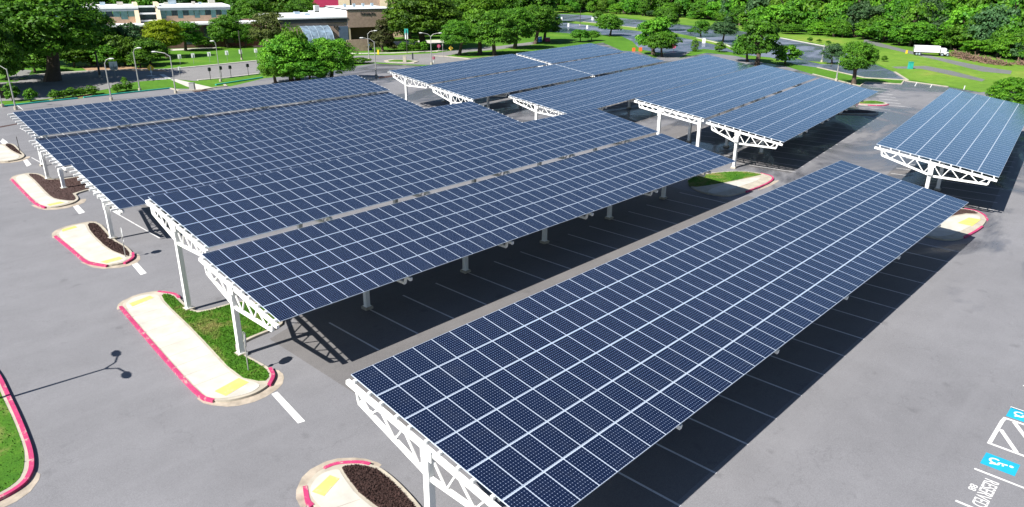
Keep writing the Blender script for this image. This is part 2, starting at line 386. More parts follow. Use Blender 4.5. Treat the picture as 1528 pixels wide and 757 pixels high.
kerb('road_kerb', PX([(1335, 108), (1354, 120), (1290, 116.5), (1220, 101.2)]), .5, .14, M['concrete'])
kerb('road_kerb', PX([(1165, 57), (1240, 71.2)]), .9, .14, M['walk'])
kerb('road_kerb', PX([(870, 32.8), (900, 36), (960, 43)]), .5, .14, M['concrete'])
kerb('road_kerb', PX([(1040, 57), (1085, 68), (1107, 79)]), .6, .14, M['walk'])
sheet('footpath', [PX([(254, 119), (263, 118.5), (322, 132), (290, 134)]), PX([(586, 62), (700, 58), (700, 63), (600, 67), (586, 73)]), PX([(255, 73.5), (322, 71), (322, 72.5), (255, 76)]),
                   PX([(372, 66), (400, 62), (402, 69), (380, 71)])], .016, M['walk'])
sheet('bare_ground', [PX([(120, 100), (150, 96.5), (235, 103), (250, 107), (200, 106), (130, 106)]), PX([(55, 151), (110, 144), (135, 140), (140, 143.5), (70, 152)]), PX([(388, 92), (398, 78), (402, 76), (404, 92)])], .014, M['soil'])
sheet('dirt_strip', [PX([(0, 189), (38, 182), (38, 183.5), (0, 191)]), PX([(563, 115.5), (603, 110.5), (605, 113), (566, 117.5)]), PX([(286, 136), (305, 133.5), (318, 136), (292, 138)])], .016, M['mulch'])
bld = MB()
for a, b in (((220, 113), (232, 113.5)), ((226, 115.5), (238, 116)), ((230, 118.5), (250, 118)), ((241, 111), (252, 118))): strip(PX([a, b]), .9, .016, bld)
struct(bld.build('zebra_crossing', M['fadedwhite']))

# ------------------------------------------------------------------ painted markings
mk = MB()
def line(x0, y0, x1, y1, w_=.12, z=.018): strip([(x0, y0), (x1, y1)], w_, z, mk)
for k in range(15):
    x = 8.55+2.98*k
    line(x, -5.15, x, -10.7); line(x, -4.85, x, .35)
for k in range(15):
    x = 7.95+2.95*k
    line(x, 14.5, x, 9.3); line(x-.2, 22.3, x-.2, 27.6)
    line(x-1, 38.0, x-1, 43.2); line(x-1, 43.3, x-1, 48.6); line(x, 58.7, x, 64); line(x, 71.5, x, 77)
    line(x+4, 92, x+4, 97.5); line(x+4, 85, x+4, 90)
c7, s7 = math.cos(.12282), math.sin(.12282)
def rot(u, v, o): return (o[0]+u*c7-v*s7, o[1]+u*s7+v*c7)
for o, vs in (((61.9, 14.5), ((-5.3, 0), (0.2, 5.5))), ((61.5, -5.0), ((-5.3, -.1), (.1, 5.4))), ((58, 24), ((-2, 3.3),)), ((66, 43), ((-5.3, 0), (.2, 5.4)))):
    for k in range(18):
        for a, b in vs:
            p, q = rot(3+2.95*k, a, o), rot(3+2.95*k, b, o); line(*p, *q)
for a, b in (((1440, 128), (1438, 134)), ((1391, 125.5), (1388, 131)), ((1368, 123.5), (1365, 129)), ((1318, 156.5), (1360, 160.5)), ((24, 156), (34, 164))): line(*gp(*a)[:2], *gp(*b)[:2], .16)
for a in range(6): p = gp(1296+a*4, 130+a*4.5); q = gp(1324+a*4, 132.5+a*4.5); line(*p[:2], *q[:2], .22)
struct(mk.build('parking_bay_lines', M['fadedwhite']))
mk = MB()
for q in (((405, 588.5), (414, 585), (455.5, 629), (444.5, 632.5)), ((193, 391), (201, 388), (219, 408), (210, 411)), ((107, 306), (114, 304), (127, 317), (118, 320)), ((33, 237), (38, 235), (47, 246), (40, 249)), ((0, 212), (4, 207), (12, 213), (5, 216))):
    mk.sheet(PX(q), .018)
for q in (((1456, 130 - 24), (1460, 108)), ((1465, 111), (1470, 113)), ((1490, 118), (1495, 120))): pass
struct(mk.build('stop_bar_dashes', M['white']))
mk = MB()
for x in (16.97, 19.96, 26.97, 29.9): line(x, -18.9, x, -26, .13)
line(22.62, -18.9, 22.62, -26, .15); line(25.6, -18.95, 25.6, -26, .15); line(22.55, -18.9, 25.2, -18.9, .17, .0185); line(25.2, -18.9, 25.66, -18.95, .17, .019)
line(24.3, -19.02, 22.7, -20.0, .2, .0195); line(25.5, -19.35, 22.7, -21.1, .2, .0195); line(25.5, -20.6, 22.7, -22.3, .2, .0195); line(25.5, -21.9, 22.7, -23.6, .2, .0195)
struct(mk.build('reserved_bay_lines', M['white']))
def text_obj(name, body, size, loc, rot, m, sx=1.0, ext=.0, parent=None, align='LEFT', bold=0.0):
    cu = bpy.data.curves.new(name, 'FONT'); cu.body = body; cu.size = size; cu.extrude = ext; cu.align_x = align; cu.offset = bold
    o = bpy.data.objects.new(name, cu); me = bpy.data.meshes.new_from_object(o); bpy.data.objects.remove(o)
    me.materials.append(m); o = bpy.data.objects.new(name, me); C.objects.link(o); o.location = loc; o.rotation_euler = rot; o.scale = (sx, 1, 1)
    if parent is not None: o.parent = parent
    return o
def ground_text(name, body, wid, hgt, x, y):
    o = struct(text_obj(name, body, 1.0, (x, y, .02), (0, 0, math.pi), M['white'], 1, bold=.006))
    vx = [v.co.x for v in o.data.vertices]; vy = [v.co.y for v in o.data.vertices]
    o.scale = (wid/(max(vx)-min(vx)), hgt/(max(vy)-min(vy)), 1)
ground_text('reserved_lettering', 'RESERVED', 2.3, .56, 19.58, -19.43)
ground_text('bay_number', '88', .5, .30, 18.72, -19.06)
def wheelchair(x, y):
    t = thing('accessible_bay_marking', 'square', 'road marking', (x, y, .018))
    b = MB(); b.sheet([(-.56, -.68), (.56, -.68), (.56, .68), (-.56, .68)], 0); b.build('blue_square', M['cyan'], t)
    b = MB(); z = .004
    def pl(pts, w_=.1):
        strip(pts, w_, z, b)
    # symbol read facing -X, top towards -Y : local (r along -X, s along -Y)
    L = lambda r, s: (-r, -s)
    pl([L(.20*math.cos(a*math.pi/9)-.08, .20*math.sin(a*math.pi/9)-.22) for a in range(7, 20)], .09)
    pl([L(-.10, .28), L(-.06, -.05), L(.14, -.05), L(.22, -.34), L(.30, -.32)], .09)
    pl([L(-.07, .12), L(.12, .12)], .08)
    b.sheet([L(-.12+.09*math.cos(k*math.pi/4), .42+.09*math.sin(k*math.pi/4)) for k in range(8)], z)
    b.build('wheelchair_symbol', M['white'], t); return t
wheelchair(21.15, -19.66)['label'] = 'blue painted square with white wheelchair symbol beside the reserved lettering'
wheelchair(26.4, -19.6)['label'] = 'blue painted square with wheelchair symbol beyond the hatched access aisle'

# ------------------------------------------------------------------ kerbed islands
def blades(poly, n, seed, h=(.05, .11), z=.15):
    r = random.Random(seed); xs = [p[0] for p in poly]; ys = [p[1] for p in poly]; b = MB(); k = 0
    def inside(x, y):
        c = False; j = len(poly)-1
        for i in range(len(poly)):
            xi, yi = poly[i][:2]; xj, yj = poly[j][:2]
            if (yi > y) != (yj > y) and x < (xj-xi)*(y-yi)/(yj-yi)+xi: c = not c
            j = i
        return c
    while k < n:
        x, y = r.uniform(min(xs), max(xs)), r.uniform(min(ys), max(ys))
        if not inside(x, y): continue
        k += 1; a = r.uniform(0, 6.28); w_ = r.uniform(.02, .045); hh = r.uniform(*h); dx, dy = math.cos(a)*w_, math.sin(a)*w_
        lx, ly = r.uniform(-.05, .05), r.uniform(-.05, .05)
        b.face([(x-dx, y-dy, z), (x+dx, y+dy, z), (x+lx, y+ly, z+hh)])
    return b
def smooth(p, closed=True, n=2):
    for _ in range(n):
        q = [] if closed else [p[0]]
        for i in range(len(p) if closed else len(p)-1):
            a, b = p[i], p[(i+1) % len(p)]; q += [(a[0]*.78+b[0]*.22, a[1]*.78+b[1]*.22), (a[0]*.22+b[0]*.78, a[1]*.22+b[1]*.78)]
        p = q if closed else q+[p[-1]]
    return p
def island(label, outer, walk=None, bed=None, bedmat='mulch', pink=(), tactile=(), apron=None, joints=(), nbl=0, seed=1):
    outer = smooth(outer); walk = smooth(walk) if walk else None; pink = [smooth(q, False) for q in pink]; bed = smooth(bed, n=1) if bed else None
    apron = [smooth(q, n=1) for q in apron] if apron else None
    c = outer[0]; t = thing('traffic_island', label, 'traffic island', (c[0], c[1], 0), 0, 'kerbed islands at the canopy ends')
    L = lambda p: (p[0]-c[0], p[1]-c[1])
    b = MB(); b.prism([L(p) for p in outer], 0, .15); b.build('kerb', M['concrete'], t)
    if walk:
        b = MB(); b.prism([L(p) for p in walk], .10, .168); w_ = b.build('pavement', M['walk'], t)
        if joints:
            b = MB()
            for a, d in joints: strip([L(a), L(d)], .03, .1705, b)
            b.build('expansion_joint', M['apron'], w_)
    if bed:
        b = MB(); b.prism([L(p) for p in bed], .10, .162)
        o = b.build('grass_bed' if bedmat == 'lawn' else 'mulch_bed', M[bedmat], t)
        if nbl:
            g = blades([L(p) for p in bed], nbl, seed).build('grass', M['blade'] if bedmat == 'lawn' else M['mulch'], o); g['kind'] = 'stuff'
            if bedmat != 'lawn': g.name = 'bark_chips'
    for pl in pink:
        b = MB()
        for i in range(len(pl)-1):
            a, d = Vector((*L(pl[i]), .09)), Vector((*L(pl[i+1]), .09)); b.beam(a, d, .2, .168-.0006*i)
        b.build('painted_kerb', M['pink'], t)
    for q in tactile:
        b = MB(); b.prism([L(p) for p in q], .15, .180); b.build('tactile_paving', M['yellow'], t)
    if apron:
        for q in apron:
            b = MB(); b.sheet([L(p) for p in q], .022); b.build('gutter_apron', M['apron'], t)
    return t
island('long kerbed island with a pale footway and grass strip, pink kerb on its left side',
       [(-.41, 26.1), (.3, 27.0), (1.3, 27.2), (2.3, 26.8), (2.97, 25.6), (2.75, 23.7), (2.6, 22.5), (2.9, 21.6), (6.2, 21.4), (6.4, 16.1), (2.5, 15.8), (2.05, 14.9), (2.2, 13.4), (2.35, 11.8), (2.1, 10.9), (1.4, 10.2), (.4, 9.9), (-.7, 10.2), (-1.35, 10.8), (-1.71, 11.7), (-1.1, 19)],
       [(-.22, 26.0), (.4, 26.75), (1.3, 26.95), (2.1, 26.3), (1.74, 24.7), (1.28, 19), (.46, 12.2), (1.2, 10.5), (.4, 10.1), (-.6, 10.4), (-1.2, 10.95), (-1.5, 11.75), (-.9, 19)],
       [(2.26, 26.2), (2.75, 25.6), (2.55, 23.7), (2.4, 22.4), (2.8, 21.35), (6.0, 21.2), (6.2, 16.3), (2.4, 16.0), (1.9, 14.9), (2.05, 13.4), (2.15, 11.9), (1.9, 11.0), (1.35, 10.6), (.62, 12.2), (1.42, 19), (1.88, 24.6)], 'lawn',
       [[(-.41, 26.1), (-1.1, 19), (-1.71, 11.7), (-1.35, 10.85)], [(1.4, 10.2), (2.1, 10.9), (2.35, 11.8)], [(2.3, 26.8), (2.97, 25.6), (2.85, 24.7)]],
       [[(-.95, 11.6), (-.75, 10.75), (.75, 11.15), (.6, 11.95)], [(.15, 26.1), (1.6, 26.4), (1.65, 25.9), (.1, 25.5)]],
       [[(-1.85, 11.9), (-1.75, 10.9), (-.9, 9.7), (.4, 9.3), (1.9, 9.75), (2.6, 10.7), (2.65, 11.6), (2.2, 11.6), (1.4, 10.1), (-.7, 10.1), (-1.6, 11.7)], [(-.75, 26.0), (-.2, 27.1), (1.2, 27.7), (2.6, 27.2), (3.1, 26.2), (2.3, 26.7), (.3, 26.9), (-.4, 26.0)]],
       [((-1.45+.065*k, 12.9+1.25*k*1.1), (.52+.075*k, 12.9+1.25*k*1.1)) for k in range(10)], 9000, 3)
island('kerbed island with dark mulch bed, yellow strips and a crack across its footway',
       [(1.0, 44.3), (1.6, 45.6), (2.6, 46.3), (4.0, 46.4), (4.8, 45.5), (4.55, 43), (4.1, 40), (4.2, 37.5), (4.0, 35.8), (3.6, 34.6), (2.7, 34.0), (1.5, 34.4), (.75, 36.3), (.9, 40)],
       [(1.2, 44.2), (1.75, 45.4), (2.7, 46.0), (3.85, 46.1), (3.25, 43.4), (2.75, 38), (3.35, 34.8), (2.7, 34.2), (1.6, 34.6), (.95, 36.4), (1.1, 40)],
       [(4.0, 46.0), (4.55, 45.4), (4.3, 43), (3.9, 40), (4.0, 37.5), (3.8, 35.9), (3.4, 35.0), (2.95, 38), (3.4, 43.3)], 'mulch',
       [[(1.0, 44.3), (.9, 40), (.75, 36.3), (1.2, 35.2), (1.6, 34.35)], [(2.7, 34.0), (3.6, 34.6), (4.0, 35.8)]],
       [[(1.5, 35.4), (1.7, 34.75), (2.9, 34.9), (2.9, 35.5)], [(1.9, 45.6), (3.0, 45.9), (3.0, 45.3), (1.75, 45.0)]],
       [[(.7, 44.2), (1.2, 46), (2.5, 46.9), (4.4, 46.9), (5.0, 46.0), (4.0, 46.3), (1.6, 45.6), (1.0, 44.2)], [(.45, 37.2), (.9, 34.4), (2.5, 33.3), (3.8, 33.8), (4.35, 35.4), (4.0, 35.8), (2.7, 34.1), (1.4, 34.4), (.75, 36.4)]],
       [((.95, 40.0), (3.0, 40.4)), ((1.1, 43.0), (3.2, 43.3)), ((.9, 37.6), (2.85, 37.9))], 2500, 5)
island('kerbed island with mulch bed running back under the double column canopy',
       [(3.5, 67.2), (4.4, 68.6), (5.4, 68.9), (6.3, 67.6), (6.2, 63.5), (12.5, 63.2), (12.5, 57.4), (6.4, 57.2), (6.1, 54.6), (5.3, 53.5), (4.0, 53.1), (2.9, 53.6), (2.6, 55.5), (3.0, 61)],
       [(3.75, 67.1), (4.5, 68.3), (5.1, 68.5), (4.9, 65), (4.2, 58), (4.2, 55.9), (5.2, 53.8), (4.0, 53.35), (3.1, 53.8), (2.85, 55.5), (3.2, 61)],
       [(5.3, 68.5), (6.05, 67.5), (6.0, 63.3), (12.3, 63.0), (12.3, 57.6), (6.2, 57.4), (5.9, 54.8), (5.35, 54.0), (4.4, 56), (4.4, 58), (5.1, 65)], 'mulch',
       [[(3.5, 67.2), (3.0, 61), (2.6, 55.5), (2.9, 53.7)]], [[(3.2, 54.4), (3.3, 53.8), (4.6, 53.9), (4.4, 54.6)]],
       [[(2.2, 56), (2.5, 53.3), (4.0, 52.3), (5.9, 52.9), (6.7, 54.4), (6.1, 54.6), (5.3, 53.5), (4, 53.1), (2.9, 53.6), (2.6, 55.6)], [(3.2, 67.2), (4.1, 69.2), (5.8, 69.4), (5.4, 68.9), (4.4, 68.6), (3.5, 67.2)]], [((3.1, 60), (4.6, 60.2)), ((3.0, 57.5), (4.3, 57.7))], 2500, 6)
island('farthest pale island with a small mulch bed at the left edge of the lot',
       [(4.6, 82), (5.6, 86.6), (7.6, 87.2), (8.5, 86.5), (7.9, 81), (7.6, 78), (6.6, 76.5), (5.2, 76.3), (4.3, 77.5)],
       [(4.8, 82), (5.7, 86.3), (7.3, 86.9), (7.0, 82), (7.1, 78), (6.4, 76.8), (5.3, 76.6), (4.5, 77.6)], [(7.5, 86.7), (8.2, 86.3), (7.7, 81), (7.4, 78.2), (7.2, 82)], 'mulch', [], [],
       [[(4.0, 78), (4.9, 75.8), (6.8, 75.8), (8.1, 77.6), (7.6, 78), (6.6, 76.5), (5.2, 76.3), (4.4, 77.7)]], [], 800, 8)
island('nearest kerbed island, mulch bed and bright yellow strip, cut by the lower picture edge',
       [(-2.2, .6), (-1.75, 1.5), (-.9, 2.0), (0.1, 1.9), (.9, 1.2), (1.3, .3), (1.25, -1), (1.0, -2.6), (.6, -4.2), (-.4, -4.8), (-1.6, -4.4), (-2.2, -3)],
       [(-2.0, .6), (-1.6, 1.35), (-.85, 1.75), (-.05, 1.5), (-.25, .9), (-.62, -.9), (-.3, -4.4), (-1.5, -4.1), (-2.0, -2.8)],
       [(.1, 1.55), (.75, 1.05), (1.1, .25), (1.05, -1), (.8, -2.6), (.4, -4.1), (-.1, -4.4), (-.45, -.9), (-.1, .9)], 'mulch',
       [[(-2.2, .2), (-2.2, .6), (-1.75, 1.5)], [(-.5, 1.98), (0.1, 1.9), (.9, 1.2), (1.1, .75)]], [[(-1.75, .95), (-1.55, .35), (-.45, .85), (-.6, 1.35)]],
       [[(-2.6, .3), (-2.3, 1.5), (-1.2, 2.5), (.2, 2.5), (1.2, 1.6), (1.6, .5), (1.3, .4), (.1, 1.9), (-.9, 2.0), (-1.75, 1.5), (-2.2, .6)]], [((-.62, -.9), (-2.0, -.5))], 4200, 9)
island('grassed kerbed island crossed by a footway, deep pink kerb, below a white truss end',
       [(50.5, 13.5), (50.8, 10.2), (54, 9.7), (57.8, 9.5), (60.3, 9.8), (61.6, 10.5), (61.9, 12), (61.3, 14.2), (58, 16.2), (54, 16.8)],
       [(50.9, 12.6), (51, 11.3), (59.6, 10.7), (60.2, 11.5), (55, 12.7)], [(51, 14.4), (55, 13), (60.4, 11.75), (61.6, 11.6), (61.1, 14.0), (58, 15.9), (54, 16.5)], 'lawn',
       [[(54, 9.7), (57.8, 9.5), (60.3, 9.8), (61.6, 10.5), (61.9, 12)]], [], [[(55, 9.2), (58, 9.0), (61, 9.3), (60.3, 9.75), (57.8, 9.45)]], [((57, 11), (57.4, 12.9))], 3000, 11)
island('pink kerbed island with mulch and yellow paving beyond the far corner of the nearest canopy',
       [(52, -8.5), (53, -9.8), (55.5, -10.2), (58.5, -10.4), (61.0, -10.2), (62.3, -9.7), (63.3, -8.8), (63.2, -7.6), (60, -4), (53, -4)],
       [(52.4, -8.3), (54, -9.2), (59.5, -9.9), (61.8, -9.5), (61.2, -8.3), (55, -6.5), (52.5, -6.5)], [(55, -6.2), (61.4, -8.1), (62.3, -9.3), (63.0, -8.6), (62.9, -7.7), (60, -4.3), (55, -4.3)], 'mulch',
       [[(58.5, -10.4), (57, -10.35), (55.5, -10.2), (54.2, -10)], [(61.0, -10.2), (62.3, -9.7), (63.3, -8.8), (63.2, -7.8)]], [[(57.8, -9.75), (60.4, -9.85), (60.3, -8.9), (57.8, -8.6)]], [], [], 1500, 12)
island('small red edged grass island alone in the far lot', [gp(*p)[:2] for p in ((1278, 154), (1288, 151.5), (1304, 151), (1318, 153), (1326, 157), (1318, 158.5), (1296, 158), (1280, 157))], None,
       [gp(*p)[:2] for p in ((1281, 154.2), (1289, 152), (1304, 151.6), (1316, 153.4), (1322, 156.3), (1296, 156.5), (1283, 156))], 'lawn', [[gp(*p)[:2] for p in ((1278, 156), (1296, 158), (1318, 158.5), (1326, 157))]], [], None, [], 500, 13)
island('long shaded kerbed island at the end of the canopy pair', [gp(*p)[:2] for p in ((1225, 166), (1262, 164.5), (1290, 165), (1308, 167.5), (1312, 170), (1306, 173), (1280, 172), (1240, 171))], None,
       [gp(*p)[:2] for p in ((1230, 167), (1262, 165.5), (1290, 166), (1306, 168.4), (1308, 170), (1280, 170.5), (1240, 170))], 'mulch', [], [], None, [], 300, 14)
g = [(-8.36, 23.5), (-8.36, 21.47), (-8.55, 19.2), (-8.8, 16), (-9.1, 13.2), (-9.3, 12.1), (-9.55, 11.2), (-10.0, 10.45), (-10.7, 10.1), (-12, 9.95), (-24, 9.8), (-24, 36), (-8.4, 36)]
island('grassed lawn edge with worn pink kerb in the lower left corner', g, None, [(-8.6, 23.5), (-8.58, 21.5), (-8.8, 19.2), (-9.02, 16), (-9.32, 13.2), (-9.55, 12.2), (-9.8, 11.4), (-10.15, 10.75), (-10.8, 10.4), (-12, 10.25), (-23.7, 10.1), (-23.7, 35.7), (-8.65, 35.7)], 'lawn',
       [g[:11]], [], [[(-9.5, 11.3), (-9.3, 10.6), (-10.2, 9.5), (-12, 9.3), (-24, 9.2), (-24, 9.75), (-12, 9.9), (-10.7, 10.05), (-10, 10.4)]], [], 9000, 15)['group'] = 'lawns'

# ------------------------------------------------------------------ solar canopies
PU0, PV0 = 1.056, 1.7458
def panel_mesh(pu, pv, name='solar_panel'):
    a, b = pu/2-.006, pv/2-.026; fr = .013; h = .042
    v = [(-a, -b, h), (a, -b, h), (a, b, h), (-a, b, h), (-a+fr, -b+fr, h), (a-fr, -b+fr, h), (a-fr, b-fr, h), (-a+fr, b-fr, h), (-a, -b, 0), (a, -b, 0), (a, b, 0), (-a, b, 0)]
    f = [(0, 1, 5, 4), (1, 2, 6, 5), (2, 3, 7, 6), (3, 0, 4, 7), (4, 5, 6, 7), (8, 9, 1, 0), (9, 10, 2, 1), (10, 11, 3, 2), (11, 8, 0, 3), (11, 10, 9, 8)]
    mi = [1, 1, 1, 1, 0, 1, 1, 1, 1, 2]
    e = .05; uv = [(-e, -e), (8+e, -e), (8+e, 12+e), (-e, 12+e)]
    return v, f, mi, uv
def panels_to_mesh(name, spots, pu, pv, tilt):
    v0, f0, m0, uv0 = panel_mesh(pu, pv); ct, st = math.cos(tilt), math.sin(tilt)
    V = []; F = []; MI = []; UV = []; SD = []
    for (x, y, z) in spots:
        n = len(V); r = rnd.random()*50
        V += [(x+a, y+b*ct-c*st, z+b*st+c*ct) for a, b, c in v0]
        F += [tuple(i+n for i in f) for f in f0]; MI += m0
        for f in f0:
            UV += uv0 if f == (4, 5, 6, 7) else [(4.5, 6.5)]*len(f)
    me = bpy.data.meshes.new(name); me.from_pydata(V, [], F)
    for k in ('glass', 'alu', 'back'): me.materials.append(M[k])
    me.polygons.foreach_set('material_index', MI)
    ul = me.uv_layers.new(name='UVMap'); ul.data.foreach_set('uv', [c for p in UV for c in p])
    me.update(); return me
NCAN = 0
def canopy(label, P, nu, nv, yaw, tilt, s=1.0, L=None, cols=(2.5,), trx=-.15, tstep=8.84, purl=(.12, .12), panel_rows=None, trusses=True, coldx=0.0, zc=None, tdrop=(.45, 1.15), colw=.3, box=False, tr_v=None):
    """P: near left corner of the panel field (world); s scales the whole structure"""
    P = np.array(P, float); P[2] += 5.5
    P = CAMP + (P-CAMP)*s
    pu = (L*PU0/nu if L else PU0)*s; pv = PV0*s; ct, st = math.cos(tilt), math.sin(tilt)
    H = P[2]
    t = thing('solar_canopy', label, 'solar canopy', (P[0], P[1], 0), yaw, 'solar carport canopies')
    cs, sn = math.cos(yaw), math.sin(yaw)
    at = lambda u, v, dz=0: (u*pu, -v*pv*ct-dz*(-st), H-v*pv*st+dz*ct)
    spots = []
    for i in range(nu):
        for j in range(nv):
            x, y, z = at(i+.5, j+.5)
            wx, wy = P[0]+x*cs-y*sn, P[1]+x*sn+y*cs
            spots.append((math.dist((wx, wy, z), CAMP), (x, y, z)))
    def seen(x, y, z):
        p = np.array([P[0]+x*cs-y*sn, P[1]+x*sn+y*cs, z])-CAMP; k = p@_f
        px, py = 764+FPX*(p@RT)/k, 378.5-FPX*(p@UP)/k
        return -15 < px < 1543 and -15 < py < 772
    spots.sort(key=lambda q: (not seen(*q[1]), q[0]))
    near = [q[1] for q in spots[:100]]; far = [q[1] for q in spots[100:]]
    me = panels_to_mesh('solar_panel', [(0, 0, 0)], pu, pv, 0)
    for x, y, z in near: link('solar_panel', me, t, (x, y, z), (tilt, 0, 0))
    if far:
        o = link('solar_panel', panels_to_mesh('solar_panel_field', far, pu, pv, tilt), t); o['kind'] = 'stuff'
    # purlins, two under every strip of panels
    ph = .17*s; Ltot = nu*pu
    b = MB(); b.beam((-purl[0], 0, 0), (Ltot+purl[1], 0, 0), .075*s, ph, (0, -st, ct)); b.beam((-purl[0], .04, ph/2-.011), (Ltot+purl[1], .04, ph/2-.011), .08, .02, (0, -st, ct))
    pm = b.mesh('purlin', M['steel'])
    for j in range(nv):
        for q in (.22, .78): link('purlin', pm, t, at(0, j+q, -ph/2-.004))
    b = MB(); b.beam((0, 0, 0), (Ltot, 0, 0), .13*s, .02, (0, -st, ct)); rm = b.mesh('joint_rail', M['alu'])
    for j in range(1, nv): link('joint_rail', rm, t, at(0, j, .012))
    # trusses
    xs = []; x = trx
    while x < Ltot-1.5: xs.append(x); x += tstep*s
    va, vb = tr_v or (-.05, nv-.07); cz = -ph-.012-.10
    def truss_mesh():
        b = MB(); upv = (0, -st, ct)
        p = lambda v, dz: tuple(np.array(at(0, v, dz)))
        b.beam(p(va, cz), p(vb, cz), .17*s, .20*s, upv)
        def bot(v):
            c = sum(cols)/len(cols)
            i0, i1 = va+.38, vb-.42
            if len(cols) == 1:
                f = (v-i0)/(c-i0) if v < c else (i1-v)/(i1-c)
            else:
                f = min(1, (v-i0)/(cols[0]-i0), (i1-v)/(i1-cols[-1]))
            f = max(0, f); return cz-.1-(tdrop[0]+(tdrop[1]-tdrop[0])*f)*s
        i0, i1 = va+.38, vb-.42
        knots = sorted(set([i0, *cols, i1]))
        for a, c in zip(knots, knots[1:]): b.beam(p(a, bot(a)), p(c, bot(c)), .15*s, .17*s, upv)
        b.beam(p(i0, cz), p(i0, bot(i0)), .13*s, .13*s, (1, 0, 0)); b.beam(p(i1+.12, cz), p(i1, bot(i1)), .13*s, .13*s, (1, 0, 0))
        nseg = 0
        for a, c in zip(knots, knots[1:]):
            n = max(2, int(round((c-a)/.42))); n += n % 2
            for k in range(n):
                v0, v1 = a+(c-a)*k/n, a+(c-a)*(k+1)/n
                top0 = (k % 2 == 0)
                q0 = p(v0, cz) if top0 else p(v0, bot(v0)); q1 = p(v1, bot(v1)) if top0 else p(v1, cz)
                b.beam(q0, q1, .07*s, .07*s, (1, 0, 0))
        return b.mesh('truss', M['steel']), bot
    tm, bot = truss_mesh()
    cm = []
    for c in cols:
        z1 = at(0, c, cz-.02)[2]; b = MB(); b.box((0, 0, (z1+.0)/2), (colw*s, colw*s*1.05, z1)); b.box((0, 0, z1-.45*s), (colw*1.25*s, colw*1.3*s, .7*s))
        cb = b.mesh('column', M['steel']); b = MB(); b.box((0, 0, .10), (colw*1.9, colw*1.9, .2)); b.box((0, 0, .215), (colw*1.4, colw*1.4, .03), mi=1)
        cm.append((c, cb, b.mesh('footing', [M['concrete'], M['steel']])))
    for x in xs:
        if trusses: link('truss', tm, t, (x, 0, 0))
        for c, cb, fb in cm:
            y = at(0, c)[1]; co = link('column', cb, t, (x+coldx, y, 0)); link('footing', fb, co)
    b = MB(); c0 = cols[0]; g0 = at(0, c0, cz)
    b.box((trx-.14*s, g0[1], g0[2]-.12), (.03, .62*s, .46*s))
    for i in range(3):
        for j in (-1, 1): b.tube([(trx-.16*s, g0[1]+(i-1)*.18*s, g0[2]-.12+j*.13), (trx-.185*s, g0[1]+(i-1)*.18*s, g0[2]-.12+j*.13)], .025, 6)
    b.build('gusset_plate', M['steel'], t)
    if box:
        b = MB(); b.box((trx+coldx-.25*s, g0[1], g0[2]-.75*s), (.22*s, .42*s, .6*s)); b.box((trx+coldx-.37*s, g0[1], g0[2]-.75*s), (.02, .36*s, .52*s)); o = b.build('junction_box', M['signface'], t)
        b = MB(); b.tube([(trx+coldx-.22*s, g0[1]-.1, g0[2]-1.05*s), (trx+coldx-.22*s, g0[1]-.1, .3)], .035, 6); b.build('conduit', M['signgrey'], o)
    return t
D = R
canopy('nearest solar canopy, six panel strips wide, standing alone across the lower right', (0, 0, 0), 48, 6, 0, D(9.0), 1, 48.5, (2.87,), -.13)
canopy('second solar canopy, lower of a close pair, its grassed island under the near truss', (2.14, 18.21, -.27), 46, 5, 0, D(9.5), 1, 46.2, (2.15,), -.1)
canopy('third solar canopy, higher of the close pair, overlapping a gap beside the second', (3.18, 28.12, .93), 46, 5, 0, D(9.3), .972, 46.6, (2.42,), -.1)
canopy('long broad solar canopy behind the close pair, purlin ends showing over its near edge', (4.23, 47.95, -.54), 45, 6, 0, D(9.7), 1.0, 45.1, (4.35,), .25, purl=(.55, .3), coldx=-.35, tdrop=(.3, .75))
canopy('double column solar canopy standing over the mulch bed at upper left', (6.69, 68.59, -1.78), 45, 5, 0, D(9.9), .99, 44.8, (1.75, 4.75), .25, purl=(.6, .3), coldx=-.5, tdrop=(.25, .4))
canopy('farthest canopy of the left rows, bordering the teal kerb and lamp posts', (7.22, 77.48, -.14), 45, 5, 0, D(9.7), .985, 44.8, (2.5,), .8, purl=(.6, .3), tdrop=(.3, .7))
Y2 = 0.12282
canopy('six strip solar canopy alone at the right edge, pale with reflected sky', (59.77, -.03, .1), 44, 6, Y2, D(8.6), 1.0, 43.6, (2.9,), -.2, tdrop=(.45, 1.1), box=True)
canopy('solar canopy beside the open aisle with its white truss end above a grass island', (59.44, 17.81, .04), 42, 5, Y2, D(8.7), 1.034, 42.04, (2.1,), -.15, box=True)
canopy('double column solar canopy between the truss ended one and the long far one', (57.1, 26.0, 1.7), 41, 5, Y2, D(8.3), 1.058, 40.6, (1.9, 4.7), .0, purl=(.3, .2), tdrop=(.4, .75))
canopy('very long six strip solar canopy running to the big tree at the far end', (59.13, 48.12, -.57), 65, 6, Y2, D(8.7), 1.0, 64.66, (2.6,), .3, purl=(.5, .3), tdrop=(.35, .8))
canopy('far left canopy of the distant group, purlin ends over an empty aisle', (59.38, 75.22, .29), 31, 5, Y2, D(8.7), 1.0, 31.45, (2.0,), .3, purl=(.55, .3))
def off(P, u, dv, z): return (P[0]+u*math.cos(Y2)+dv*math.sin(Y2), P[1]+u*math.sin(Y2)-dv*math.cos(Y2), z)
P1 = (59.38, 75.22, .29)
canopy('distant canopy with a bright truss end beside the far left one', off(P1, -1.03, 5.76*PV0*.988, -.97), 32, 5, Y2, D(8.7), 1.0, 32.4, (2.5,), -.1)
canopy('remotest canopy at the back, next to the shady tree row', off(P1, 34.5, 0, .29), 27, 5, Y2, D(8.7), 1.0, 26.9, (2.4,), .3, purl=(.4, .3))
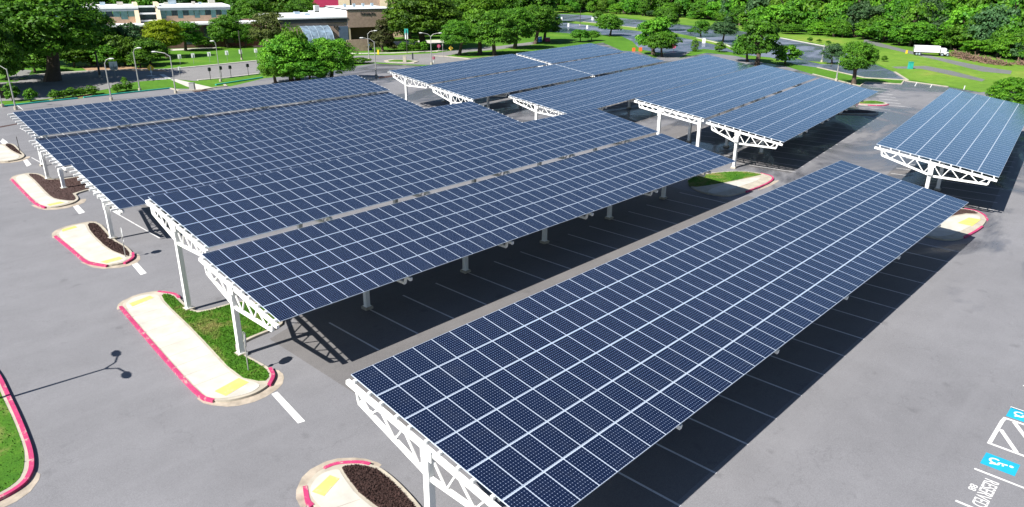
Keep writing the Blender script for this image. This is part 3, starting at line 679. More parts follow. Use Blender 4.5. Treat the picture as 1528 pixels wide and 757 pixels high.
canopy('back canopy beyond the open slot, ending at the orange barriers', off(P1, 33.5, 5.76*PV0*.988, -.97), 28, 5, Y2, D(8.7), 1.0, 27.6, (2.5,), .3, purl=(.4, .3))

# ------------------------------------------------------------------ buildings
class Facade:
    """upright wall frame: s metres along the wall, d metres behind it, z up"""
    def __init__(s, A, B):
        s.A = np.array(A[:2]); v = np.array(B[:2])-s.A; s.len = float(np.hypot(*v)); s.t = v/s.len
        s.n = np.array([-s.t[1], s.t[0]])
        if s.n@(s.A-CAMP[:2]) < 0: s.n = -s.n
        s.rz = math.atan2(s.t[1], s.t[0])
    def W(s, a, d, z): p = s.A+s.t*a+s.n*d; return (float(p[0]), float(p[1]), z)
    def px(s, x, y, d=0.0):
        """wall coordinates of a sight line on the plane d behind the wall"""
        r = ray(x, y); A = s.A+s.n*d; k = ((A-CAMP[:2])@s.n)/(r[:2]@s.n); p = CAMP+r*k
        return float((p[:2]-s.A)@s.t), float(p[2])
    def block(s, b, s0, s1, d0, d1, z0, z1, mi=0):
        q = [s.W(s0, d0, 0), s.W(s1, d0, 0), s.W(s1, d1, 0), s.W(s0, d1, 0)]; b.prism([p[:2] for p in q], z0, z1, mi)
def part(name, m, parent, blocks, F):
    b = MB()
    for q in blocks: F.block(b, *q)
    return b.build(name, m, parent)

# two storey school wing with white roofs, upper left
Pc = gp(347, 66); Hc = zat(Pc, 347, 10.6); q = gp(110, 14.2, Hc)
F = Facade(Pc, q)
b1 = thing('school_building', 'long low two storey school wing of tan brick with white flat roofs behind the trees', 'building')
def bx(x0, y0, x1, y1, d=0): a, z1 = F.px(x0, y0, d); c, z0 = F.px(x1, y1, d); return (min(a, c), max(a, c), min(z0, z1), max(z0, z1))
sR = 0.0; sT1 = F.px(236, 20)[0]; sT0 = F.px(204, 20)[0]; sL = F.px(60, 20)[0]
zf0 = F.px(300, 14.8)[1]; zr = Hc+.55
zb = F.px(300, 28.5)[1]
part('upper_wall', M['tan'], b1, [(sR+.3, sT1-.3, .3, 17, zb-1.2, zf0-1.5), (sT0+.3, sL, .3, 17, zb-1.2, zf0-1.5)], F)
for k, (a, c) in enumerate(((sR, sT1), (sT0, sL))):
    rf = part('roof', M['roof'], b1, [(a-.6, c, -.6, 17.6, Hc, zr)], F)
    part('fascia', M['fascia'], rf, [(a-.55, c, -.5, .28, zf0, Hc-.01)], F)
    nb = 12
    for j in range(nb):
        s0 = a+.5+(c-a-1.0)*j/nb; s1 = a+.5+(c-a-1.0)*(j+.92)/nb
        if (j+k) % 3 == 2: part('window', M['tealglass'], b1, [(s0, s1, .12, .32, zb+.3, zf0-.02)], F)
        else: part('window', M['window'] if (j % 2) else M['tealglass'], b1, [(s0, s1, .16, .32, zf0-1.52, zf0-.02)], F)
    for j in range(5):
        s0 = a+2+(c-a-5)*j/4+rnd.uniform(-1, 1); dd = rnd.uniform(4, 14)
        part('roof_unit', M['silver'] if j % 2 else M['walk'], rf, [(s0, s0+rnd.uniform(.8, 2.2), dd, dd+1.2, zr, zr+rnd.uniform(.5, 1.3))], F)
for a in (sT0, sT1):
    b = MB()
    for z0, z1, d0, d1 in ((zb-2.2, zr+.9, -1.8, 9),):
        w2 = 1.1; A = [F.W(a-w2/2, d0-1.6, z0), F.W(a+w2/2, d0-1.6, z0), F.W(a+w2/2, d1, z0), F.W(a-w2/2, d1, z0)]
        B_ = [F.W(a-w2/2, d0+2.4, z1), F.W(a+w2/2, d0+2.4, z1), F.W(a+w2/2, d1, z1), F.W(a-w2/2, d1, z1)]
        A2, B2 = (A, B_)
        b.hexa(A2[::-1], B2[::-1])
    b.build('stair_wall', M['cream'], b1)
part('stair_glazing', M['window'], b1, [(sT1+.6, sT0-.6, .6, 9, zb-1.8, zr-.4)], F)
for z in (zb-.4, (zb+zr)/2-.3, zr-.3): part('stair_landing', M['roof'], b1, [(sT1+.56, sT0-.56, -.4, .56, z, z+.45)], F)
zl = F.px(340, 36, -7)[1]
rf = part('lower_roof', M['roof'], b1, [(-13, sL, -8.2, .25, zl, zl+.45)], F)
part('lower_wall', M['shadedbrick'], b1, [(-12.4, sL, -7.4, 16.5, 0, zl-.01)], F)
for j in range(14):
    s0 = -10+j*5.2; part('window', M['window'], b1, [(s0, s0+2.6, -7.46, -7.35, 1.0, zl-.7)], F)

# brick arts building with the loading door, top centre
Pc = gp(522, 73); Ht = zat(Pc, 522, 14.2); q = gp(600, 12.6, Ht)
F = Facade(Pc, q)
b2 = thing('brick_building', 'brown brick hall with white roof, dark lettering on its front and a blue loading door', 'building')
px = F.px
zo = px(550, 40.5)[1]; sE = px(592, 20)[0]
part('front_wall', M['brick'], b2, [(0, sE, 0, 22, zo, Ht-.3)], F)
part('parapet', M['darktrim'], b2, [(-.15, sE+.15, -.12, 22.1, Ht-.3, Ht)], F)
rf = part('roof', M['roof'], b2, [(.25, sE-.25, .3, 21.6, Ht, Ht+.12)], F)
for j in range(4): part('roof_vent', M['silver'], rf, [(2+j*3.1, 2.7+j*3.1, 9+j, 9.8+j, Ht+.12, Ht+1.1)], F)
part('side_wall', M['roof'], b2, [(-.2, 0.02, 0.3, 21, zo, Ht-.31)], F)
part('entrance_wall', M['shadedbrick'], b2, [(.2, sE-.2, 3.2, 21, 0, zo-.01)], F)
part('pillar', M['cream'], b2, [(.05, .6, .1, .6, 0, zo-.01)], F)
o = text_obj('lettering', 'Performing Arts', 1.0, (0, 0, 0), (0, 0, 0), M['darktrim'], 1, .03)
a0, z0_ = px(537.5, 20); a1, _ = px(559, 19.5)
wd = max(v.co.x for v in o.data.vertices); o.scale = ((a1-a0)/wd, 1.25, 1); o.parent = b2
pz = F.W(a0, -.08, z0_-.45); o.location = pz
xv = Vector((F.t[0], F.t[1], 0)); nv_ = Vector((-F.n[0], -F.n[1], 0)); mt = Matrix((xv, Vector((0, 0, 1)), nv_)).transposed(); o.rotation_euler = mt.to_euler()
# lower wing to its left
sW = px(418, 30)[0]; zw = px(480, 27.8)[1]; zw2 = px(480, 34.5)[1]
part('wing_wall', M['brick'], b2, [(sW, -.25, .2, 26, 0, zw2)], F)
part('wing_band', M['darktrim'], b2, [(sW-.2, -.22, 0, 26.1, zw2, zw-.02)], F)
rf = part('wing_roof', M['roof'], b2, [(sW-.3, -.21, -.15, 26.2, zw-.02, zw+.35)], F)
for j, (x, y) in enumerate(((440, 22), (455, 23), (470, 17), (479, 20), (462, 20))):
    P = gp(x, y, zw+.35); rel = np.array(P[:2])-F.A; a, dd = float(rel@F.t), float(rel@F.n); h = (.8, .5, 1.7, 1.5, .7)[j]
    part('roof_unit', M['roof'] if j > 1 else M['silver'], rf, [(a, a+1.5, dd, dd+1.4, zw+.35, zw+.35+h)], F)
a0, z1_ = px(505.5, 39.5); a1, z0_ = px(520.5, 59)
dr = part('loading_door', M['doorblue'], b2, [(a0, a1, .05, .19, z0_-1, z1_)], F)
for x in (498, 502): a0, z1_ = px(x, 38.5); part('wall_lamp', M['darktrim'], b2, [(a0, a0+.35, -.1, .19, z1_-.5, z1_)], F)
# curved glazed lean-to on the wing
b = MB(); s0, s1 = px(447, 50)[0], px(489, 50)[0]; zt = px(470, 38.5)[1]; D_ = 7.0; n = 8
for k in range(n):
    a0, a1 = math.pi/2*k/n, math.pi/2*(k+1)/n
    p = lambda s_, a: F.W(s_, .15-D_*math.sin(a)*.9, 1.6+(zt-1.6)*math.cos(a))
    b.face([p(s0, a0), p(s1, a0), p(s1, a1), p(s0, a1)])
lean = b.build('glazed_vault', M['vault'], b2)
for j in range(5):
    b = MB(); ss = s0+(s1-s0)*j/4
    b.tube([F.W(ss, .13-D_*math.sin(a)*.905, 1.64+(zt-1.6)*math.cos(a)) for a in [math.pi/2*k/6 for k in range(7)]], .07, 5); b.build('glazing_bar', M['silver'], lean)
part('lean_to_wall', M['doorblue'], b2, [(s0, s1, -D_*.9+.1, .1, 0, 1.58)], F)
# garden wall in front
a0, zz = px(505, 59.5); a1, _ = px(536, 60)
gw = part('brick_wall', M['brick'], None, [(a0, a1, -7.6, -7.1, 0, max(1.6, F.px(520, 60, -7.5)[1])), (a1-.4, a1, -7.05, -1.5, 0, 2.2)], F)
tag(gw, 'low brick screen wall in front of the blue loading door', 'wall')
# taller mass and maroon roof behind
Pc = gp(505, 57); q = gp(600, 56)
F2 = Facade(Pc, q); z9 = F2.px(540, -22)[1]
b3 = thing('auditorium_building', 'tall tan and brown block rising behind the white roofed brick hall', 'building')
x0, x1, x2, x3 = (F2.px(x, 5)[0] for x in (505, 522, 567, 600))
part('wall', M['brick'], b3, [(x1, x3, .6, 24, 0, z9)], F2); part('pale_wall', M['cream'], b3, [(x0, x1-.02, .3, 20, 0, z9-2)], F2)
part('pale_pier', M['cream'], b3, [(x2, x2+2.4, .1, .58, 0, z9-.1)], F2)
part('roof', M['roof'], b3, [(x0-.3, x3+.3, 0, 24.3, z9, z9+.4)], F2)
Pc = gp(468, 48); F3 = Facade(Pc, gp(508, 48)); zA = F3.px(470, 9)[1]; zB = F3.px(480, -6)[1]
b4 = thing('gabled_building', 'dark house with steep maroon roof peeping over the trees', 'building')
part('wall', M['shadedbrick'], b4, [(0, F3.len, 0, 14, 0, zA)], F3)
b = MB(); e = 1.2
b.face([F3.W(-e, -e, zA-.3), F3.W(F3.len+e, -e, zA-.3), F3.W(F3.len*.8, 7, zB), F3.W(F3.len*.2, 7, zB)]); b.face([F3.W(F3.len+e, 15, zA-.3), F3.W(-e, 15, zA-.3), F3.W(F3.len*.2, 7, zB), F3.W(F3.len*.8, 7, zB)])
b.face([F3.W(-e, 15, zA-.3), F3.W(-e, -e, zA-.3), F3.W(F3.len*.2, 7, zB)]); b.face([F3.W(F3.len+e, -e, zA-.3), F3.W(F3.len+e, 15, zA-.3), F3.W(F3.len*.8, 7, zB)])
b.build('roof', M['maroon'], b4)

# ------------------------------------------------------------------ trees
def crown_mesh(name, seed, ncl, per, leaf, shape='round', spread=.30):
    r = np.random.default_rng(seed); V = []; tone = []
    lob = r.normal(size=(7, 3)); lob /= np.linalg.norm(lob, axis=1)[:, None]; la = r.uniform(-.30, .26, 7)
    for c in range(ncl):
        d = r.normal(size=3); d /= np.linalg.norm(d)
        if d[2] < -.75 and shape in ('round', 'wood', 'airy', 'big'): d[2] *= -.6; d /= np.linalg.norm(d)
        rad = 1+sum(la[k]*max(0, d@lob[k])**2 for k in range(7))
        cr = (r.uniform(.25, 1)**.5)*rad*.80; cen = d*cr
        if shape == 'cone':
            z = r.uniform(-1, 1); w_ = (1-z)*.5*.85+.12; a = r.uniform(0, 6.283); q = r.uniform(.4, 1)**.5*w_; cen = np.array([math.cos(a)*q, math.sin(a)*q, z]); d = np.array([math.cos(a), math.sin(a), .3])
        if shape == 'column':
            z = r.uniform(-1, 1); w_ = math.sqrt(max(.05, 1-abs(z)**3))*.85; a = r.uniform(0, 6.283); q = r.uniform(.5, 1)**.5*w_; cen = np.array([math.cos(a)*q, math.sin(a)*q, z]); d = np.array([math.cos(a), math.sin(a), .2])
        if shape == 'hedge':
            cen = np.array([r.uniform(-1, 1), r.uniform(-1, 1), r.uniform(-.6, .9)]); k = r.integers(0, 3); cen[k] = np.sign(cen[k])*.85 if k < 2 else .85
        cl_r = spread*r.uniform(.6, 1.25); ct = r.random()
        n = int(per*r.uniform(.7, 1.3)); o = r.normal(size=(n, 3)); o /= np.linalg.norm(o, axis=1)[:, None]
        o[:, 2] = np.abs(o[:, 2])*1.15-.42
        o += d*.35
        pos = cen+o*cl_r*(r.uniform(.45, 1, (n, 1))**.5)*np.array([1, 1, .72])
        nor = o+r.normal(size=(n, 3))*.55+np.array([0, 0, .35]); nor /= np.linalg.norm(nor, axis=1)[:, None]
        a = np.cross(nor, r.normal(size=(n, 3))); a /= np.linalg.norm(a, axis=1)[:, None]; b = np.cross(nor, a)
        s = leaf*r.uniform(.6, 1.35, (n, 1)); a = a*s; b = b*s*r.uniform(.5, .8, (n, 1))
        q = np.stack([pos-a, pos-b*.9+a*.1, pos+a, pos+b*.9-a*.1], 1)
        V.append(q.reshape(-1, 3)); tone.append(np.clip(.55*ct+.45*r.random(n), 0, 1))
    V = np.concatenate(V); tone = np.concatenate(tone).astype(np.float32); nf = len(tone)
    me = bpy.data.meshes.new(name)
    me.vertices.add(len(V)); me.vertices.foreach_set('co', V.astype(np.float32).ravel())
    me.loops.add(nf*4); me.loops.foreach_set('vertex_index', np.arange(nf*4, dtype=np.int32))
    me.polygons.add(nf); me.polygons.foreach_set('loop_start', np.arange(0, nf*4, 4, dtype=np.int32)); me.polygons.foreach_set('loop_total', np.full(nf, 4, dtype=np.int32))
    at = me.attributes.new('tone', 'FLOAT', 'FACE'); at.data.foreach_set('value', tone)
    me.update(calc_edges=True); me.materials.append(None); return me
CR = {'round': [crown_mesh('crown', 10+k, 150, 58, .060) for k in range(4)], 'wood': [crown_mesh('crown', 40+k, 95, 42, .080) for k in range(5)],
      'airy': [crown_mesh('crown', 60+k, 95, 60, .058, spread=.24) for k in range(2)], 'cone': [crown_mesh('crown', 70, 130, 50, .050, 'cone', .18)],
      'column': [crown_mesh('crown', 80, 150, 45, .055, 'column', .25)], 'hedge': [crown_mesh('crown', 90, 170, 40, .075, 'hedge', .28)],
      'bush': [crown_mesh('crown', 95+k, 60, 40, .10) for k in range(2)]}
def trunk_mesh(seed):
    r = random.Random(seed); b = MB(); lean = (r.uniform(-.15, .15), r.uniform(-.15, .15))
    b.tube([(0, 0, -.02), (lean[0]*.2, lean[1]*.2, .12), (lean[0]*.5, lean[1]*.5, .4), (lean[0], lean[1], .82)], [.062, .045, .036, .008], 8)
    for k in range(6):
        a = k*1.05+r.uniform(-.3, .3); z = r.uniform(.28, .55); x, y = lean[0]*z, lean[1]*z; L_ = r.uniform(.22, .36)
        b.tube([(x, y, z), (x+math.cos(a)*L_*.5, y+math.sin(a)*L_*.5, z+.13), (x+math.cos(a)*L_, y+math.sin(a)*L_, z+.27)], [.022, .015, .004], 5)
    return b.mesh('trunk', M['bark'])
CR['big'] = [crown_mesh('crown', 120+k, 360, 62, .034, 'round', .19) for k in range(3)]
TR = [trunk_mesh(k) for k in range(4)]
CCACHE = {}
def crown_of(shape, k, leaf):
    key = (shape, k % len(CR[shape]), leaf)
    if key not in CCACHE:
        me = CR[shape][key[1]].copy(); me.materials[0] = LEAF[leaf]; CCACHE[key] = me
    return CCACHE[key]
TN = [0]
def tree(bx_, by, ty, wpx, label, leaf='green', shape='round', trunk=.22, group=None, name='tree', P=None, h=None, wm=None, cat='tree', depth=1.0, tw=1.0):
    """base seen at (bx, by), top at ty, crown wpx wide (all measured on the photograph, turned into metres)"""
    TN[0] += 1; k = TN[0]
    if shape == 'round' and wpx >= 54: shape = 'big'
    if P is None: P = gp(bx_, by)
    if h is None: h = zat(P, bx_, ty)
    D_ = abs((np.array(P)-CAMP)@_f)
    if wm is None: wm = wpx*D_/FPX
    t = thing(name, label, cat, P, rnd.uniform(0, 6.28), group)
    trunk *= .62; ch = h*(1-trunk); sx = wm/2/.98
    link('trunk', TR[k % 4], t, (0, 0, 0), (0, 0, 0), (h*tw, h*tw, h*.95))
    link('crown', crown_of(shape, k, leaf), t, (0, 0, h-ch/2*1.0), (0, 0, 0), (sx, sx*depth, ch/2/.98))
    return t
T = tree
T(78, 121, -26, 175, 'large dark shade tree with thick trunk on the road verge at the far left', 'oak', trunk=.18, tw=1.5)
T(-70, 140, -25, 170, 'big dark tree outside the left picture edge, throwing shade over the road', 'oak', trunk=.16)
T(2, 146, 18, 85, 'dark leafy tree cut off by the left picture edge', 'oak', trunk=.12)
T(22, 99, -5, 90, 'mid green tree standing behind the large dark shade tree', 'green', trunk=.1)
T(140, 96, 8, 85, 'dark crowned tree right behind the big shade tree, before the school wing', 'oak', trunk=.1)
for x, y, t_, w__ in ((110, 100, 62, 60), (165, 99, 66, 54), (52, 108, 70, 50), (210, 101, 74, 40), (12, 118, 70, 60), (188, 98, 52, 40)):
    T(x, y, t_, w__, 'low dark understorey tree in the shade before the school wing', 'oak', 'wood', .05, 'understorey before the school wing')
for x, y, t_, w__ in ((300, 71, 52, 26), (318, 70, 56, 20), (228, 84, 62, 40)):
    T(x, y, t_, w__, 'dark shrub at the foot of the school wall', 'oak', 'wood', .03, 'shrubs at the school wall', 'shrub', cat='shrub')
T(358, 50, -8, 40, 'green tree closing the gap at the right end of the school wing', 'wood', trunk=.1)
T(612, 58, 4, 60, 'dark tree filling behind the massive one, right of the brick hall', 'oak', trunk=.1)
T(199, 92, 30, 46, 'slender grey green tree beside the yellow green one', 'blue', 'airy', trunk=.15)
T(226, 97, 58, 46, 'shaded undergrowth tree below the yellow green crown', 'oak', trunk=.08)
T(250, 86, 26, 60, 'yellow green tree, brightest in the row before the school', 'yellow', trunk=.22)
T(277, 76, 29, 56, 'rounded mid green tree on the grass bank right of the yellow green one', 'green', trunk=.2)
T(341, 71, 20, 56, 'full green tree on top of the grass bank covering the end of the school wing', 'green', trunk=.12)
T(366, 71, 36, 30, 'darker small tree at the right foot of the bank', 'oak', trunk=.12)
T(408, 76, 14, 62, 'olive coloured tree left of the brick hall', 'olive', trunk=.1)
T(384, 52, -12, 58, 'bright green tree behind the olive one', 'green', trunk=.1)
T(430, 46, -14, 70, 'dark tree left of the maroon roof', 'oak', trunk=.1)
T(456, 50, -4, 60, 'deep green tree just below the maroon roof', 'wood', trunk=.1)
T(436, 124, 47, 96, 'broad bright tree standing at the back edge of the canopies', 'bright', trunk=.02)
T(494, 121, 53, 82, 'fresh green tree leaning beside the broad bright one', 'bright', trunk=.02)
T(412, 126, 74, 56, 'low leafy tree at the left skirt of the broad bright one', 'bright', trunk=.02)
T(446, 123, 42, 44, 'pointed leading top rising out of the broad bright tree', 'bright', trunk=.02)
T(462, 125, 84, 70, 'leafy undergrowth between the broad bright tree and the fresh green one', 'green', trunk=.02)
T(571, 77, 31, 46, 'brownish upright yew before the brick hall', 'yew', 'cone', trunk=.04, name='conifer')
T(634, 72, -18, 128, 'massive dark tree right of the brick hall', 'oak', trunk=.14, tw=1.3)
T(685, 83, 27, 56, 'small dark round tree on the verge by the orange diamond sign', 'green', trunk=.24)
T(716, 82, 8, 62, 'loose crowned tree with a stout dark trunk on the verge', 'bright', 'airy', trunk=.24)
T(738, 83, 12, 84, 'dense bright tree overlapping the canopy edge', 'green', trunk=.16)
T(768, 73, 8, 66, 'spreading green tree over the grass, left of the paired trunks', 'green', trunk=.15)
T(798, 66, 4, 60, 'dark trunked tree, left of a pair near the blue and pink things', 'oak', trunk=.2)
T(812, 62, 10, 54, 'dark tree, right of the pair, at the edge of the far lot', 'wood', trunk=.2)
T(712, 52, -22, 100, 'tall bright green tree behind the verge trees', 'bright', trunk=.1)
T(668, 50, -26, 84, 'tall deep green tree behind the massive dark one', 'wood', trunk=.1)
T(764, 46, -20, 84, 'tall green tree behind the pair of dark trunks', 'wood', trunk=.1)
T(866, 63, 43, 28, 'young round tree on the grass, left of two by the damp lot', 'wood', trunk=.3)
T(882, 61, 45, 24, 'young tree on the grass, right of two by the damp lot', 'green', trunk=.2)
T(910, 54, 19, 42, 'rounded dark tree standing in the damp far lot', 'oak', trunk=.14)
T(893, 33, 17, 14, 'small dark tree on the median of the far lot', 'oak', trunk=.1)
T(975, 82, 21, 66, 'feathery tree in front of the damp lot, taller of an overlapping two', 'bright', 'airy', trunk=.12)
T(988, 85, 46, 48, 'lower tree with exposed trunk at the end of the long canopy', 'wood', trunk=.2)
T(994, 46, 9, 36, 'upright tree on the median behind the feathery one', 'wood', trunk=.16)
T(1046, 55, 30, 22, 'small round tree on the kerbed median', 'wood', trunk=.15)
T(1030, 51, 43, 12, 'tiny sapling left of the small round median tree', 'wood', trunk=.4)
T(1078, 63, 31, 40, 'umbrella shaped tree on the median', 'blue', trunk=.34)
T(1036, 77, 60, 11, 'narrow bright bush at the lot entrance', 'bright', 'column', trunk=.04, name='shrub', cat='shrub')
T(1074, 78, 64, 16, 'dark small bush beside the kerbed median tip', 'oak', 'bush', trunk=.06, name='shrub', cat='shrub')
T(1129, 99, 22, 72, 'tall grey green tree with forked trunk at the end of a canopy', 'wood', 'airy', trunk=.14)
T(1115, 92, 52, 46, 'broad lower tree under the left of the forked one', 'wood', trunk=.1)
T(1172, 96, 65, 44, 'dense low round tree on the verge right of the forked one', 'green', 'bush', trunk=.04)
T(1242, 96, 66, 28, 'small blue green tree on the red kerbed island of the damp lot', 'blue', trunk=.26)
T(1274, 126, 58, 58, 'shapely tree with clear trunk casting a shadow on the lot corner', 'green', trunk=.22)
T(1319, 92, 84, 9, 'small round bush on the field edge', 'oak', 'bush', trunk=.1, name='shrub', cat='shrub')
T(1307, 88, 80, 9, 'second small round bush on the field edge, further left', 'wood', 'bush', trunk=.1, name='shrub', cat='shrub')
for x, y, t_ in ((1208, 63.5, 56), (1222, 64, 58), (1236, 66, 61), (1249, 70, 64)): T(x, y, t_, 8, 'small sapling in a spaced row on the field edge', 'wood', 'bush', trunk=.3, group='saplings along the field edge')
T(1500, 168, 112, 66, 'leafy bright tree behind the right canopy, at the picture edge', 'bright', 'round', trunk=.06)
T(1545, 168, 106, 60, 'bright tree at the right picture edge, mostly outside it', 'bright', 'round', trunk=.06)
T(20, 151, 126, 22, 'shadowed shrub by a lamp post at the far left of the strip', 'oak', 'bush', trunk=.05, name='shrub', cat='shrub')
T(47, 152, 130, 20, 'upright leafy shrub on the planting strip', 'green', 'bush', trunk=.05, name='shrub', cat='shrub')
T(186, 127.5, 116, 9, 'little ball topped sapling on the planting strip', 'bright', 'bush', trunk=.3)
T(536, 95, 85, 34, 'low untidy shrub by the lamp post near the yew', 'green', 'bush', trunk=.04, name='shrub', cat='shrub')
T(508, 97, 90, 26, 'low shrub spreading from the foot of the bright tree', 'bright', 'bush', trunk=.04, name='shrub', cat='shrub')
T(517, 76, 70, 16, 'small orange tinged shrub by the brick screen wall', 'olive', 'bush', trunk=.04, name='shrub', cat='shrub')
def hedge(x0, y0, x1, y1, topy, n, label, leaf='hedge', hh=None):
    t = None
    for k in range(n):
        f = (k+.5)/n; x = x0+(x1-x0)*f; y = y0+(y1-y0)*f
        P = gp(x, y); h = (hh or zat(P, x, topy+(y-y0)))*1.45
        T(x, y, 0, 0, label, leaf, 'bush', .02, 'clipped shrubs along the planting strip', 'shrub', P=P, h=h, wm=abs(x1-x0)/n*1.2*dist(P)/FPX*.95, cat='shrub')
hedge(76, 149.5, 127, 142.5, 140.5, 4, 'clipped light green shrub in the longer row above the teal kerb')
hedge(127, 143, 145, 140, 134.5, 1, 'largest clipped shrub, ending the row above the teal kerb')
hedge(169, 139, 196, 134.5, 129.5, 2, 'clipped shrub right of the lamp post on the strip')
hedge(596, 77, 640, 76, 66, 3, 'low spreading clipped shrub under the massive dark tree')
# woodland edge: rows of single trees, nearest row first, beyond them one mass
edge = [(822, 20), (870, 19.5), (920, 21), (960, 25), (1000, 26.5), (1060, 30), (1090, 36), (1130, 43), (1165, 49), (1240, 55), (1300, 60), (1350, 70), (1395, 70), (1430, 76), (1480, 84), (1530, 94), (1600, 106), (1680, 118)]
def edge_at(f):
    n = len(edge)-1; k = min(int(f*n), n-1); g = f*n-k
    return edge[k][0]+(edge[k+1][0]-edge[k][0])*g, edge[k][1]+(edge[k+1][1]-edge[k][1])*g
leaves = ['wood', 'green', 'wood', 'bright', 'wood', 'oak', 'green', 'bright', 'blue', 'hedge']
for row, (n, dep, h0, h1, wd_) in enumerate(((50, 1, 3, 8.5, 8), (42, 9, 7, 15, 10.5), (40, 20, 11, 21, 12), (38, 33, 17, 26, 13))):
    for k in range(n):
        x, y = edge_at((k+rnd.uniform(.1, .9))/n); P = np.array(gp(x, y)); v = (P-CAMP)[:2]; v /= np.hypot(*v); P[:2] += v*(dep+rnd.uniform(-3, 3))
        h = rnd.uniform(h0, h1)
        T(0, 0, 0, 0, ('bushy tree along the front of the far woodland', 'leafy tree low in the far woodland', 'tall tree in the middle of the far woodland', 'tall tree at the back of the far woodland')[row],
          rnd.choice(leaves), rnd.choice(('wood', 'wood', 'airy', 'round')), .04 if row < 2 else .14, 'trees of the far woodland', 'tree', P=tuple(map(float, P)), h=h, wm=wd_*rnd.uniform(.6, 1.35))
# trees behind the buildings
for row, (y0, n) in enumerate(((46, 22), (34, 20))):
    for k in range(n):
        x = -60+ (890)*(k+rnd.uniform(.2, .8))/n; P = gp(x, y0+rnd.uniform(-3, 3))
        if row == 0 and (95 < x < 372 or 480 < x < 600): P = gp(x, 31)
        T(0, 0, 0, 0, 'tall tree in the belt behind the school buildings', rnd.choice(leaves), 'wood', .08, 'trees behind the buildings', 'tree', P=P, h=rnd.uniform(14, 20), wm=rnd.uniform(13, 18))
# the wood goes on behind: one far mass of crowns
def far_wood():
    r = np.random.default_rng(5); src = CR['wood'][2]; n = len(src.vertices); co = np.empty(n*3, np.float32); src.vertices.foreach_get('co', co); co = co.reshape(-1, 3)[:3200*4]
    tn = np.empty(len(src.polygons), np.float32); src.attributes['tone'].data.foreach_get('value', tn); tn = tn[:3200]
    V = []; Tn = []
    for k in range(150):
        x = -100+1750*(k+r.random())/150; x0 = np.array(gp(x, 12 if x < 1100 else 12+(x-1100)*.075)); v = (x0-CAMP)[:2]; v /= np.hypot(*v)
        P = x0[:2]+v*r.uniform(15, 95); a = r.uniform(0, 6.28); ca, sa = math.cos(a), math.sin(a); rr = r.uniform(6.5, 9); hh = r.uniform(8, 11)
        q = co*np.array([rr, rr, hh]); q = np.stack([q[:, 0]*ca-q[:, 1]*sa+P[0], q[:, 0]*sa+q[:, 1]*ca+P[1], q[:, 2]+hh*1.25], 1); V.append(q); Tn.append(tn)
    V = np.concatenate(V); Tn = np.concatenate(Tn); nf = len(V)//4; Tn = Tn[:nf]
    me = bpy.data.meshes.new('woodland'); me.vertices.add(nf*4); me.vertices.foreach_set('co', V[:nf*4].astype(np.float32).ravel())
    me.loops.add(nf*4); me.loops.foreach_set('vertex_index', np.arange(nf*4, dtype=np.int32)); me.polygons.add(nf)
    me.polygons.foreach_set('loop_start', np.arange(0, nf*4, 4, dtype=np.int32)); me.polygons.foreach_set('loop_total', np.full(nf, 4, dtype=np.int32))
    me.attributes.new('tone', 'FLOAT', 'FACE').data.foreach_set('value', Tn); me.update(calc_edges=True); me.materials.append(LEAF['wood'])
    o = bpy.data.objects.new('woodland', me); C.objects.link(o); o['kind'] = 'stuff'; o['label'] = 'far woodland closing off the view'; o['category'] = 'woodland'
far_wood()

# ------------------------------------------------------------------ lamp posts, signs and small things
VIEWX = Vector(tuple(float(x) for x in (_r[0], _r[1], 0)))
def lamp(bx_, by, ty, arms, label, m='pole', P=None, h=None, r=.085, reach=2.2, ang=None, name='street_lamp'):
    P = P or gp(bx_, by); h = h or zat(P, bx_, ty)
    t = thing(name, label, 'lamp post', P, 0, 'lamp posts round the lot')
    b = MB(); b.tube([(0, 0, 0), (0, 0, h*.55), (0, 0, h-.6)], [r*1.5, r*1.2, r], 8); b.build('post', M[m], t)
    b = MB(); b.tube([(0, 0, 0), (0, 0, .5)], .28, 10); b.build('base', M['concrete'], t)
    for sgn in arms:
        d = (VIEWX if ang is None else Vector((math.cos(ang), math.sin(ang), 0)))*sgn
        e = d*reach
        b = MB(); b.tube([(0, 0, h-.75), tuple(d*reach*.35+Vector((0, 0, h-.15))), tuple(e+Vector((0, 0, h+.1)))], [.06, .05, .045], 6); a = b.build('arm', M[m], t)
        b = MB(); c = e+d*.35+Vector((0, 0, h+.08)); n_ = Vector((-d.y, d.x, 0))
        ring = lambda k, z, s_: [tuple(c+d*(.48*s_*math.cos(q*math.pi/4))+n_*(.25*s_*math.sin(q*math.pi/4))+Vector((0, 0, z))) for q in range(8)]
        b.hexa(ring(0, -.07, .85), ring(0, .02, 1)); b.hexa(ring(0, .021, 1), ring(0, .12, .55)); hd = b.build('lamp_head', M['lens'], a)
    return t
lamp(24, 164, 96, (-1,), 'grey lamp post by the teal kerb, arm reaching left, near the left edge', reach=2.6)
lamp(4, 160, 128, (), 'thin grey pole cut by the left edge beside the planting strip', name='pole', r=.06)
lamp(166.5, 150, 88, (1,), 'grey lamp post with a short arm right, among the clipped shrubs', reach=.9)
lamp(209, 136, 72, (1,), 'slim grey lamp post against the shadow under the yellow green tree', reach=.8)
lamp(262.5, 139.5, 78, (-1,), 'lamp post with long curved arm to the left, at the footpath', reach=2.4)
lamp(329.5, 122, 62, (-1,), 'slim pole lamp in front of the open grass bank', reach=.3, r=.06)
lamp(361, 89.5, 42, (), 'dark pole rising from the right side of the grass bank', 'darkpole', name='pole', r=.11)
lamp(149.5, 115.5, 72, (), 'dark utility pole beside the big shade tree', 'darkpole', name='pole', r=.16)
lamp(561.5, 115, 57.5, (-1,), 'lamp post with arm left standing at the corner of the distant canopies', reach=2.2)
